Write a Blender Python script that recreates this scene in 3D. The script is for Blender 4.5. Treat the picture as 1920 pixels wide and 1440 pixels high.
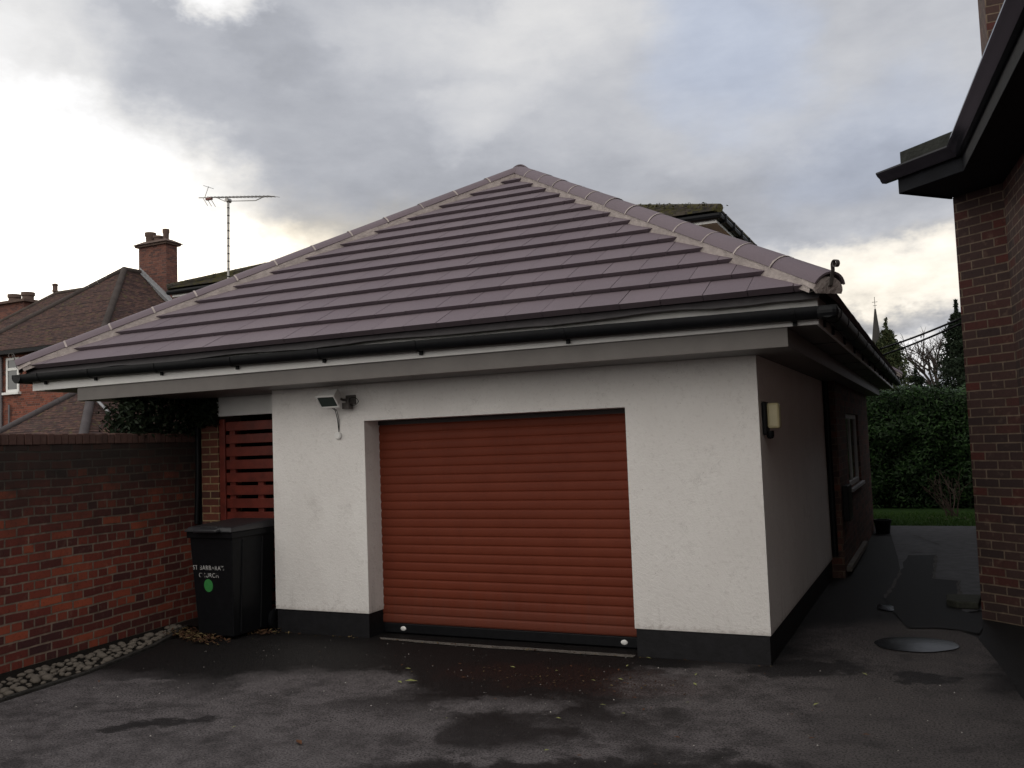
import bpy, bmesh, math, random
from mathutils import Vector, Matrix, noise as mnoise
random.seed(7)
S = bpy.context.scene
for o in list(bpy.data.objects): bpy.data.objects.remove(o)
COL = S.collection
R = math.radians

# ------------------------------------------------------------------ camera
cam = bpy.data.cameras.new('camera'); camo = bpy.data.objects.new('camera', cam); COL.objects.link(camo)
cam.sensor_width = 36; cam.lens = 31.69; cam.clip_start = 0.05; cam.clip_end = 2000
_r = Vector((0.90377307, 0.42639695, -0.03714676)); _u = Vector((0.06143598, -0.04334594, 0.99716937)); _f = Vector((-0.42357982, 0.90349697, 0.06537101))
camo.matrix_world = Matrix(((_r.x, _u.x, -_f.x, 1.16283566), (_r.y, _u.y, -_f.y, -6.66793444), (_r.z, _u.z, -_f.z, 1.65), (0, 0, 0, 1)))
S.camera = camo
S.view_settings.view_transform = 'Standard'; S.view_settings.look = 'None'
S.view_settings.exposure = 0; S.view_settings.gamma = 1

# ------------------------------------------------------------------ node maths helper
class X:
    """a socket with arithmetic"""
    def __init__(s, nt, sock): s.nt, s.s = nt, sock
    def _m(s, op, *a, clamp=False):
        n = s.nt.nodes.new('ShaderNodeMath'); n.operation = op; n.use_clamp = clamp
        for i, v in enumerate((s,) + a):
            if isinstance(v, X): s.nt.links.new(v.s, n.inputs[i])
            else: n.inputs[i].default_value = v
        return X(s.nt, n.outputs[0])
    def __add__(s, o): return s._m('ADD', o)
    __radd__ = __add__
    def __sub__(s, o): return s._m('SUBTRACT', o)
    def __rsub__(s, o): return (s * -1) + o
    def __mul__(s, o): return s._m('MULTIPLY', o)
    __rmul__ = __mul__
    def __truediv__(s, o): return s._m('DIVIDE', o)
    def clamp(s): return s._m('ADD', 0.0, clamp=True)
    def smooth(s, a, b):
        n = s.nt.nodes.new('ShaderNodeMapRange'); n.interpolation_type = 'SMOOTHSTEP'
        s.nt.links.new(s.s, n.inputs[0]); n.inputs[1].default_value = a; n.inputs[2].default_value = b
        return X(s.nt, n.outputs[0])
    def lin(s, a, b, c=0, d=1):
        n = s.nt.nodes.new('ShaderNodeMapRange')
        s.nt.links.new(s.s, n.inputs[0])
        for i, v in enumerate((a, b, c, d)): n.inputs[i + 1].default_value = v
        return X(s.nt, n.outputs[0])

def noise(nt, vec, scale, detail=4, rough=.55, dist=0, color=False):
    n = nt.nodes.new('ShaderNodeTexNoise'); n.inputs['Scale'].default_value = scale
    n.inputs['Detail'].default_value = detail; n.inputs['Roughness'].default_value = rough; n.inputs['Distortion'].default_value = dist
    if vec is not None: nt.links.new(vec, n.inputs['Vector'])
    return n.outputs['Color'] if color else X(nt, n.outputs[0])
def sep(nt, vec):
    n = nt.nodes.new('ShaderNodeSeparateXYZ'); nt.links.new(vec, n.inputs[0]); return [X(nt, n.outputs[i]) for i in range(3)]
def comb(nt, a, b, c=0.0):
    n = nt.nodes.new('ShaderNodeCombineXYZ')
    for i, v in enumerate((a, b, c)):
        if isinstance(v, X): nt.links.new(v.s, n.inputs[i])
        else: n.inputs[i].default_value = v
    return n.outputs[0]
def mixc(nt, fac, a, b, mode='MIX'):
    n = nt.nodes.new('ShaderNodeMix'); n.data_type = 'RGBA'; n.blend_type = mode
    for i, v in ((0, fac), (6, a), (7, b)):
        if isinstance(v, X): nt.links.new(v.s, n.inputs[i])
        elif isinstance(v, bpy.types.NodeSocket): nt.links.new(v, n.inputs[i])
        elif i == 0: n.inputs[i].default_value = v
        else: n.inputs[i].default_value = (*v[:3], 1)
    return n.outputs[2]
def ramp(nt, fac, stops, interp='LINEAR'):
    n = nt.nodes.new('ShaderNodeValToRGB'); n.color_ramp.interpolation = interp
    e = n.color_ramp.elements
    while len(e) < len(stops): e.new(0.5)
    for i, (p, c) in enumerate(stops): e[i].position = p; e[i].color = (*c, 1)
    nt.links.new(fac.s if isinstance(fac, X) else fac, n.inputs[0]); return n.outputs[0]

# ------------------------------------------------------------------ world: low sun behind broken cloud
SUN_AZ, SUN_EL = -52.0, 17.0     # degrees: azimuth from +Y towards +X, elevation
w = bpy.data.worlds.new('World'); S.world = w; w.use_nodes = True
nt = w.node_tree; nt.nodes.clear()
out = nt.nodes.new('ShaderNodeOutputWorld'); bg = nt.nodes.new('ShaderNodeBackground'); nt.links.new(bg.outputs[0], out.inputs[0])
sky = nt.nodes.new('ShaderNodeTexSky'); sky.sky_type = 'NISHITA'; sky.sun_disc = False
sky.sun_elevation = R(SUN_EL); sky.sun_rotation = R(SUN_AZ); sky.dust_density = 2.5
tc = nt.nodes.new('ShaderNodeTexCoord'); g = tc.outputs['Generated']
dx, dy, dz = sep(nt, g)
az = dx._m('ARCTAN2', dy) * (180 / math.pi)
el = dz._m('ARCSINE') * (180 / math.pi)
# cloud layer coordinates: plane overhead seen in perspective
h = dz._m('MAXIMUM', 0.0) + 0.16
cl = comb(nt, dx / h, dy / h, 0.0)
n1 = noise(nt, cl, 0.75, 6, .5, .2); n2 = noise(nt, cl, 2.6, 8, .6, .1)
wob = noise(nt, comb(nt, az * .07, el * .11, 3.0), 1.3, 6, .6)
wob2 = noise(nt, comb(nt, az * .07, el * .11, 9.0), 1.3, 6, .6)
azd = az + (wob - .5) * 12; eld = el + (wob2 - .5) * 9
def blob(a, e, ra, re, rot=0, p=1.0, raw=False):
    A = (az if raw else azd) - a; E_ = (el if raw else eld) - e; c, s = math.cos(R(rot)), math.sin(R(rot))
    u = (A * c + E_ * s) / ra; v = (E_ * c - A * s) / re
    return ((u * u + v * v) * -1)._m('EXPONENT') if False else X(nt, (lambda q: q)( (lambda t: t.s)( (u * u + v * v).smooth(p, 0.0) ) ))
# --- tunable blobs: (az, el, r_az, r_el, rot, luminance change)
L = (n1 - .5) * .22 + (n2 - .5) * .20 + 0.545
BLOBS = [(-52, 12, 19, 11, -30, .95), (-62, 8, 26, 12, 0, .9), (-40, 10.5, 14, 5, -10, .36), (-44.5, 27, 5, 2.6, -15, .6),
         (-38, 20.5, 20, 4.5, -24, -.06), (-55, 25, 9, 3, -14, .22), (-25, 25, 14, 4, 0, .10), (-21, 14.5, 16, 4.5, -8, -.07), (-14, 21, 14, 6, 0, .03), (-5, 15, 13, 4, 0, -.10),
         (-27, 20.5, 5, 2.5, 20, .10), (-12, 9.0, 16, 3.0, 0, -.02), (-3.0, 9.2, 10, 2.2, -4, .50), (1, 4.6, 12, 2.0, 0, .42), (-3, 6.9, 6, 1.0, 4, -.16), (-31, 11, 14, 4, 0, .20), (-20, 27, 12, 3, 10, .08), (-40, 24, 6, 2.5, -20, -.06)]
for a, e, ra, re, rot, amp in BLOBS: L = L + blob(a, e, ra, re, rot) * amp
# outside the photographed part of the sky: an even pale overcast
behind = (dy * -1).smooth(-.2, .5)
rag = noise(nt, comb(nt, az * .16, el * .34, 5.0), 1.6, 7, .62) - .5
L = L + rag * (el.smooth(14, 6) * az.smooth(-16, -8) * .9 + .16)
L = L + behind * .80
L = L._m('MAXIMUM', .22)
blue = blob(-11, 24, 7, 7, 20) * .7 + blob(-3, 17, 8, 4, 10) * .45 + (n1 - .45) * .3 + blob(0, 7.2, 6, 1.2) * .5
warm = blob(-42, 10, 22, 8, 0) * .9 + blob(-3, 8.6, 12, 3.2) * .8 + blob(-29, 11, 22, 5.5) * .75
tint = mixc(nt, blue.clamp(), (0.955, 0.975, 1.03), (0.86, .97, 1.20))
tint = mixc(nt, warm.clamp(), tint, (1.06, 1.0, .90))
tone = mixc(nt, L.smooth(.40, .85), (.975, .99, 1.03), (1.04, 1.01, .95))
tint = mixc(nt, 1.0, tint, tone, 'MULTIPLY')
tint = mixc(nt, behind * .9, tint, (1.055, 1.0, .925))
cloud = mixc(nt, 1.0, tint, comb(nt, L, L, L), 'MULTIPLY')
skyc = mixc(nt, 1.0, sky.outputs[0], (.08, .08, .08), 'MULTIPLY')
gap = (n1 - .60).smooth(0, .3) * .25
tot = mixc(nt, gap, cloud, skyc)
nt.links.new(tot, bg.inputs[0]); bg.inputs[1].default_value = 1.0

sun = bpy.data.lights.new('sun', 'SUN'); sun.energy = .6; sun.angle = R(20); sun.color = (1, .93, .82)
suno = bpy.data.objects.new('sun', sun); COL.objects.link(suno)
sd = Vector((math.sin(R(SUN_AZ)) * math.cos(R(SUN_EL)), math.cos(R(SUN_AZ)) * math.cos(R(SUN_EL)), math.sin(R(SUN_EL))))
suno.rotation_euler = sd.to_track_quat('Z', 'Y').to_euler()

# ------------------------------------------------------------------ materials
def mat(name):
    m = bpy.data.materials.new(name); m.use_nodes = True; nt = m.node_tree
    b = nt.nodes['Principled BSDF']; return m, nt, b
def bump(nt, b, h, dist=.01, strength=1.0, prev=None):
    n = nt.nodes.new('ShaderNodeBump'); n.inputs['Distance'].default_value = dist; n.inputs['Strength'].default_value = strength
    nt.links.new(h.s if isinstance(h, X) else h, n.inputs['Height'])
    if prev: nt.links.new(prev, n.inputs['Normal'])
    nt.links.new(n.outputs[0], b.inputs['Normal']); return n.outputs[0]
def objc(nt):
    return nt.nodes.new('ShaderNodeTexCoord').outputs['Object']
def setc(nt, b, c): nt.links.new(c, b.inputs['Base Color'])

def simple(name, col, rough=.5, var=.15, scale=8, metal=0, bmp=0, bscale=60, spec=.5):
    m, nt, b = mat(name); o = objc(nt)
    n = noise(nt, o, scale, 5, .6)
    setc(nt, b, mixc(nt, n.lin(.3, .7), [c * (1 - var) for c in col], [min(1, c * (1 + var)) for c in col]))
    b.inputs['Roughness'].default_value = rough; b.inputs['Metallic'].default_value = metal; b.inputs['Specular IOR Level'].default_value = spec
    if bmp: bump(nt, b, noise(nt, o, bscale, 3), bmp)
    return m

def brick(name, stops, mortar, squash=False, uoff=0, grime=None, wobble=.004, mortar_w=.011, dirt=.35, bmp=.006, bw=.225, bh=.075, mvar=.35):
    m, nt, b = mat(name)
    uv = nt.nodes.new('ShaderNodeUVMap').outputs[0]; o = objc(nt)
    u, v, _ = sep(nt, uv)
    wn = noise(nt, uv, 1.6, 3, .5); wn2 = noise(nt, uv, 9, 3, .5)
    u2 = u + uoff + (wn2 - .5) * wobble * 2; v2 = v + (wn - .5) * wobble * 6 + (wn2 - .5) * wobble
    t = nt.nodes.new('ShaderNodeTexBrick'); t.offset = .5; t.offset_frequency = 2
    if squash: t.squash = .5; t.squash_frequency = 4
    else: t.squash = 1
    t.inputs['Color1'].default_value = (0, 0, 0, 1); t.inputs['Color2'].default_value = (1, 1, 1, 1); t.inputs['Mortar'].default_value = (.5, .5, .5, 1)
    t.inputs['Scale'].default_value = 1; t.inputs['Mortar Size'].default_value = mortar_w / 2; t.inputs['Mortar Smooth'].default_value = .25
    t.inputs['Brick Width'].default_value = bw; t.inputs['Row Height'].default_value = bh; t.inputs['Bias'].default_value = 0
    nt.links.new(comb(nt, u2, v2), t.inputs['Vector'])
    rnd = sep(nt, t.outputs['Color'])[0]
    patch = noise(nt, o, 1.1, 3, .5)
    c = ramp(nt, (rnd * .8 + patch * .3 - .04).clamp(), stops)
    fine = noise(nt, o, 45, 4, .65); mid = noise(nt, o, 11, 4, .6)
    c = mixc(nt, (fine - .5).smooth(0, .25) * .45, c, (.02, .018, .018))
    c = mixc(nt, (mid - .55).smooth(0, .2) * .25, c, (.24, .17, .13))
    mfac = X(nt, t.outputs['Fac'])
    mc = mixc(nt, mid.lin(.35, .65), [x * (1 - mvar) for x in mortar], [x * (1 + mvar * .5) for x in mortar])
    c = mixc(nt, mfac, c, mc)
    dn = noise(nt, o, 2.2, 6, .65)
    c = mixc(nt, (dn - .5).smooth(0, .3) * dirt, c, (.018, .016, .016))
    if grime:   # algae and soot on the top courses, upper part darkened too; height in metres
        z0, z1, amt = grime; zz = sep(nt, o)[2]
        gn = noise(nt, o, 3.5, 6, .7)
        c = mixc(nt, (zz + (gn - .5) * .9).smooth(z0, z1) * amt, c, (.02, .019, .017))
    setc(nt, b, c); b.inputs['Roughness'].default_value = .9; b.inputs['Specular IOR Level'].default_value = .25
    hh = (1 - mfac) * 1.0 + fine * .35 + mid * .2
    bump(nt, b, hh, bmp)
    return m

M = {}
M['garden_brick'] = brick('garden_brick', [(0, (.04, .022, .026)), (.22, (.085, .026, .024)), (.5, (.15, .034, .026)), (.8, (.23, .055, .034)), (1, (.46, .11, .05))],
                          (.20, .15, .118), squash=True, grime=(.6, 1.75, .90), wobble=.006, dirt=.4, mortar_w=.017)
M['house_brick'] = brick('house_brick', [(0, (.034, .024, .025)), (.35, (.058, .035, .032)), (.6, (.062, .035, .032)), (.82, (.08, .028, .024)), (1, (.12, .030, .024))],
                         (.17, .128, .095), wobble=.003, dirt=.4, mortar_w=.013)
M['pier_brick'] = brick('pier_brick', [(0, (.06, .028, .024)), (.4, (.11, .038, .028)), (1, (.17, .055, .035))], (.34, .25, .14), uoff=.075, wobble=.001, dirt=.35, grime=(1.3, 2.3, .75), mortar_w=.015)
M['garage_brick'] = brick('garage_brick', [(0, (.035, .024, .023)), (.5, (.08, .04, .032)), (1, (.14, .05, .036))], (.12, .09, .07), wobble=.002, dirt=.3)
M['red_brick'] = brick('red_brick', [(0, (.07, .045, .045)), (.25, (.14, .05, .036)), (.6, (.22, .068, .046)), (1, (.27, .095, .06))], (.20, .15, .125), squash=True, wobble=.002, dirt=.2)
M['stack_brick'] = brick('stack_brick', [(0, (.07, .045, .045)), (.5, (.14, .06, .05)), (1, (.21, .09, .065))], (.17, .13, .11), wobble=.002, dirt=.35)
M['yellow_brick'] = brick('yellow_brick', [(0, (.16, .08, .05)), (.6, (.30, .13, .07)), (1, (.50, .33, .17))], (.4, .32, .24), wobble=.002)

# white render
m, nt, b = mat('white_render'); o = objc(nt)
n = noise(nt, o, 1.6, 5, .6); f = noise(nt, o, 130, 3, .6); mm = noise(nt, o, 28, 5, .65); sp = noise(nt, o, 55, 2, .5)
z = sep(nt, o)[2]
c = mixc(nt, n.lin(.3, .7), (.72, .70, .685), (.80, .785, .77))
c = mixc(nt, (mm - .52).smooth(0, .2) * .3, c, (.50, .47, .45))
big = noise(nt, o, 3.1, 7, .7)
c = mixc(nt, (big - .52).smooth(0, .25) * .28, c, (.44, .41, .39))
ck = (noise(nt, comb(nt, sep(nt, o)[0], sep(nt, o)[1], z), 1.15, 9, .75) - .5)._m('ABSOLUTE')
c = mixc(nt, ck.smooth(.0035, 0) * (big - .5).smooth(0, .08) * .5, c, (.2, .18, .17))
c = mixc(nt, (sp - .72).smooth(0, .05) * .7, c, (.14, .12, .11))
st = noise(nt, comb(nt, sep(nt, o)[0] * 9, sep(nt, o)[1] * 9, z * .8), 1, 5, .6)
c = mixc(nt, ((st - .55).smooth(0, .2) * z.smooth(.55, .2) * .35), c, (.22, .19, .17))
c = mixc(nt, ((z * -1 + .26 + (mm - .5) * .12).smooth(0, .06)) * .35, c, (.24, .2, .18))
setc(nt, b, c); b.inputs['Roughness'].default_value = .9; b.inputs['Specular IOR Level'].default_value = .2
bump(nt, b, f * .5 + mm * .8 + sp * .4, .006)
M['render'] = m

M['plinth'] = simple('black_plinth_paint', (.010, .010, .012), .6, .3, 12, bmp=.002, bscale=40, spec=.25)
M['upvc'] = simple('white_upvc', (.66, .66, .655), .35, .07, 3, bmp=.0015, bscale=14)
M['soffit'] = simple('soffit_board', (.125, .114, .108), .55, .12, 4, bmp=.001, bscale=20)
M['black'] = simple('black_plastic', (.006, .0065, .008), .48, .25, 20, spec=.16)
M['felt'] = simple('roofing_felt', (.020, .018, .020), .6, .3, 14, bmp=.004, bscale=35)
M['steel'] = simple('galvanised_steel', (.34, .33, .32), .45, .25, 15, metal=.7)
M['rusty'] = simple('weathered_iron', (.11, .10, .095), .6, .3, 25, metal=.4)
M['mortar'] = simple('mortar_bedding', (.38, .335, .32), .9, .22, 9, bmp=.012, bscale=38, spec=.2)
M['joint'] = simple('mortar_joint', (.55, .51, .47), .9, .15, 30, bmp=.004, spec=.2)
M['white_paint'] = simple('white_paint', (.75, .75, .74), .4, .06, 8)
M['cream'] = simple('cream_diffuser', (.42, .37, .22), .4, .08, 12)
M['red_wood'] = simple('red_stained_wood', (.13, .020, .012), .55, .3, 9, bmp=.003, bscale=60)
M['concrete'] = simple('concrete', (.13, .12, .11), .85, .3, 10, bmp=.01, bscale=70, spec=.3)
M['kerb'] = simple('mossy_edging', (.030, .028, .026), .9, .4, 12, bmp=.01, bscale=60, spec=.2)
M['lead'] = simple('lead_flashing', (.30, .31, .33), .5, .2, 9, metal=.2)
M['dark_fascia'] = simple('dark_painted_timber', (.010, .011, .014), .75, .25, 8, bmp=.002, bscale=40, spec=.15)
M['terracotta'] = simple('terracotta', (.10, .065, .052), .85, .2, 6, bmp=.008, bscale=30)
M['bark'] = simple('bark', (.045, .037, .032), .9, .35, 12, bmp=.02, bscale=30, spec=.2)
M['twig'] = simple('pale_twigs', (.07, .05, .042), .9, .3, 8, spec=.2)
M['stone'] = simple('spire_stone', (.045, .043, .042), .9, .2, .4, spec=.2)
M['sticker'] = simple('green_sticker', (.035, .22, .055), .5, .1, 30)
M['soil'] = simple('damp_soil', (.008, .007, .006), .95, .4, 14, bmp=.02, bscale=40, spec=.15)
M['tarpatch'] = simple('tarmac_patch', (.010, .0095, .010), .7, .35, 40, bmp=.004, bscale=160, spec=.25)
M['paving'] = simple('paving_slab', (.080, .080, .087), .75, .3, 7, bmp=.004, bscale=120, spec=.3)
M['crack'] = simple('worn_edge', (.085, .08, .08), .9, .35, 25, spec=.2)

# roof tile: each tile slightly different
m, nt, b = mat('purple_concrete_tile'); o = objc(nt)
ge = nt.nodes.new('ShaderNodeNewGeometry'); ri = X(nt, ge.outputs['Random Per Island'])
n = noise(nt, o, 2.5, 4, .6); f = noise(nt, o, 170, 2, .6); sp = noise(nt, o, 60, 3, .6)
c = mixc(nt, (ri * .7 + n * .3).clamp(), (.138, .109, .130), (.168, .135, .155))
c = mixc(nt, (f - .45).smooth(0, .25) * .35, c, (.11, .088, .10))
c = mixc(nt, (sp - .62).smooth(0, .08) * .25, c, (.24, .21, .22))
zt_ = noise(nt, o, 1.1, 6, .65)
c = mixc(nt, (zt_ - .5).smooth(0, .25) * .28, c, (.095, .08, .085))
setc(nt, b, c); b.inputs['Roughness'].default_value = .72; b.inputs['Specular IOR Level'].default_value = .35
bump(nt, b, f + n * .3, .002); M['tile'] = m

# roller door
m, nt, b = mat('red_roller_slat'); o = objc(nt)
n = noise(nt, o, 3, 5, .6); f = noise(nt, o, 80, 3, .6); xx, yy, zz = sep(nt, o)
sx = noise(nt, comb(nt, xx * 26, yy, zz * 1.3), 1, 4, .6)
c = mixc(nt, n.lin(.3, .7), (.130, .0262, .0120), (.156, .033, .0155))
c = mixc(nt, (f - .5).smooth(0, .25) * .25, c, (.09, .022, .017))
c = mixc(nt, (sx - .5).smooth(0, .25) * .12, c, (.08, .026, .02))
c = mixc(nt, (zz * -1 + .45 + (sx - .5) * .6).smooth(0, .4) * .35, c, (.12, .05, .038))
setc(nt, b, c); b.inputs['Roughness'].default_value = .6; b.inputs['Specular IOR Level'].default_value = .18
bump(nt, b, f, .0012); M['door'] = m

# old clay tiles of the neighbours
def clay(name, stops, bw=.17, bh=.1, moss=0, mossc=(.07, .075, .02), bmp=.02):
    m, nt, b = mat(name); uv = nt.nodes.new('ShaderNodeUVMap').outputs[0]; o = objc(nt)
    wn = noise(nt, uv, 3, 3); u, v, _ = sep(nt, uv)
    t = nt.nodes.new('ShaderNodeTexBrick'); t.inputs['Color1'].default_value = (0, 0, 0, 1); t.inputs['Color2'].default_value = (1, 1, 1, 1)
    t.inputs['Scale'].default_value = 1; t.inputs['Mortar Size'].default_value = .006; t.inputs['Mortar Smooth'].default_value = .3
    t.inputs['Mortar'].default_value = (.3, .3, .3, 1)
    t.inputs['Brick Width'].default_value = bw; t.inputs['Row Height'].default_value = bh
    v2 = v + (wn - .5) * .03
    nt.links.new(comb(nt, u, v2), t.inputs['Vector'])
    rnd = sep(nt, t.outputs['Color'])[0]; fac = X(nt, t.outputs['Fac'])
    c = ramp(nt, rnd, stops); mid = noise(nt, o, 1.4, 5, .65)
    c = mixc(nt, (mid - .45).smooth(0, .3) * .4, c, (.08, .065, .06))
    c = mixc(nt, fac * .75, c, (.012, .01, .01))
    rowpos = (v2 / bh)._m('FRACT')
    c = mixc(nt, rowpos.smooth(.30, .0) * .6, c, (.015, .012, .012))
    if moss:
        mn = noise(nt, o, 5, 6, .7); c = mixc(nt, (mn - (.62 - moss * .3)).smooth(0, .12), c, mossc)
    setc(nt, b, c); b.inputs['Roughness'].default_value = .95; b.inputs['Specular IOR Level'].default_value = .15
    bump(nt, b, (1 - rowpos) + noise(nt, o, 14, 4) * .6, bmp); return m
M['clay'] = clay('old_clay_tiles', [(0, (.05, .034, .035)), (.5, (.085, .052, .048)), (1, (.13, .075, .062))], moss=.25, mossc=(.10, .085, .045))
M['mossy'] = clay('mossy_concrete_tiles', [(0, (.03, .03, .027)), (1, (.07, .06, .05))], .3, .3, .55, (.065, .06, .028), .05)

# tarmac with wet and dry areas
m, nt, b = mat('wet_tarmac'); o = objc(nt); xx, yy, zz = sep(nt, o)
wb = noise(nt, o, 1.0, 7, .62, .3); wc = noise(nt, o, 3.2, 6, .65); f = noise(nt, o, 190, 3, .7); st = noise(nt, o, 60, 3, .7)
wd_ = noise(nt, o, 9, 5, .7)
px = xx + (wb - .5) * 1.6 + (wd_ - .5) * .22; py = yy + (wc - .5) * .9 + (wb - .5) * .7 + (wd_ - .5) * .16
def gblob(cx, cy, rx, ry, rot=0):
    A = px - cx; B = py - cy; c_, s_ = math.cos(R(rot)), math.sin(R(rot))
    u = (A * c_ + B * s_) / rx; v = (B * c_ - A * s_) / ry
    return (u * u + v * v).smooth(1.55, .35)
dry = (py * -1 - 1.62).smooth(-.28, .40)
for q in [(-2.9, -1.45, .75, .42, 10), (-3.9, -2.6, 1.0, .5, 35), (-.45, -.85, .62, .5, 0), (.6, -1.1, 1.25, 1.45, 0), (.85, .9, .75, .9, 0), (-1.5, -1.5, .5, .22, 20), (-4.3, -1.75, .35, .12, 20), (-.1, -.3, .8, .13, 5)]:
    dry = dry._m('MAXIMUM', gblob(*q))
for q in [(-1.25, -1.95, .42, .3, 20), (.25, -2.35, .9, .42, -15), (-.9, -2.55, .9, .25, 15), (.15, -.02, .34, .22, 0), (.95, -.02, .26, .10, -10), (-3.2, -2.45, .35, .1, 40), (-1.5, -1.0, .9, .35, 0)]:
    dry = dry * (1 - gblob(*q) * .85)
dry = (dry * (st * .5 + .75) * wc.lin(.34, .62, .42, 1.22) * wd_.lin(.35, .65, .65, 1.2)).clamp()
c = mixc(nt, dry, (.0092, .0083, .0084), (.142, .129, .133))
side = (xx - .0).smooth(0, .8)
c = mixc(nt, side * dry * .55, c, (.078, .071, .068))
gr = noise(nt, o, 75, 3, .7)
c = mixc(nt, (gr - .44).smooth(0, .18) * .68, c, (.012, .011, .012))
c = mixc(nt, (gr - .60).smooth(0, .1) * .0, c, (.012, .011, .012))
c = mixc(nt, (st - .62).smooth(0, .06) * .45, c, (.10, .09, .098))
c = mixc(nt, (wc - .60).smooth(0, .1) * dry * .35, c, (.075, .07, .075))
rb = gblob(-1.25, -.75, .9, .35) * (st - .42).smooth(0, .15)
c = mixc(nt, rb * .6, c, (.035, .012, .009))
setc(nt, b, c); nt.links.new((dry * .3 + .6).s, b.inputs['Roughness']); b.inputs['Specular IOR Level'].default_value = .16
bump(nt, b, f * .6 + st, .006); M['tarmac'] = m

m, nt, b = mat('rainwater'); b.inputs['Base Color'].default_value = (.006, .006, .007, 1); b.inputs['Roughness'].default_value = .27
b.inputs['Specular IOR Level'].default_value = .10; bump(nt, b, noise(nt, objc(nt), 9, 2), .002); M['water'] = m
m, nt, b = mat('window_glass'); b.inputs['Base Color'].default_value = (.05, .055, .06, 1); b.inputs['Roughness'].default_value = .06; b.inputs['Specular IOR Level'].default_value = .8
bump(nt, b, noise(nt, objc(nt), 1.5, 2), .004); M['glass'] = m
m, nt, b = mat('dark_lamp_glass'); b.inputs['Base Color'].default_value = (.05, .065, .06, 1); b.inputs['Roughness'].default_value = .15; M['lampglass'] = m
m, nt, b = mat('worn_white_lettering'); o = objc(nt)
wn = noise(nt, o, 24, 3, .6)
setc(nt, b, mixc(nt, (wn - .53).smooth(-.02, .04), (.5, .5, .5), (.012, .012, .013))); b.inputs['Roughness'].default_value = .6; M['letters'] = m

def leafmat(name, c0, c1, c2, rough=.5):
    m, nt, b = mat(name); ge = nt.nodes.new('ShaderNodeNewGeometry'); ri = X(nt, ge.outputs['Random Per Island'])
    n = noise(nt, objc(nt), 1.3, 3)
    setc(nt, b, ramp(nt, (ri * .8 + n * .2).clamp(), [(0, c0), (.5, c1), (1, c2)])); b.inputs['Roughness'].default_value = rough; b.inputs['Specular IOR Level'].default_value = .2
    return m
M['laurel'] = leafmat('laurel_leaves', (.005, .015, .004), (.012, .032, .008), (.038, .085, .022), .45)
M['conifer'] = leafmat('conifer_foliage', (.02, .03, .012), (.035, .05, .02), (.075, .08, .035), .8)
M['darkcon'] = leafmat('dark_conifer_foliage', (.007, .014, .008), (.014, .025, .013), (.025, .038, .02), .8)
M['ivy'] = leafmat('ivy_leaves', (.006, .012, .006), (.012, .02, .010), (.022, .032, .016), .6)
M['litter'] = leafmat('dead_leaves', (.03, .012, .008), (.07, .035, .018), (.16, .13, .06), .8)
M['freshleaf'] = leafmat('yellow_green_leaves', (.16, .15, .05), (.22, .24, .08), (.34, .33, .2), .6)
M['brownleaf'] = leafmat('brown_leaves', (.07, .03, .015), (.10, .04, .02), (.16, .09, .04), .7)
M['grass'] = simple('lawn', (.022, .055, .010), .9, .4, 14, bmp=.03, bscale=60, spec=.2)
M['field'] = simple('rough_ground', (.03, .035, .02), .95, .4, 3, spec=.1)
M['cobble'] = leafmat('pale_cobbles', (.022, .019, .017), (.055, .047, .041), (.135, .118, .10), .8)

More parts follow.
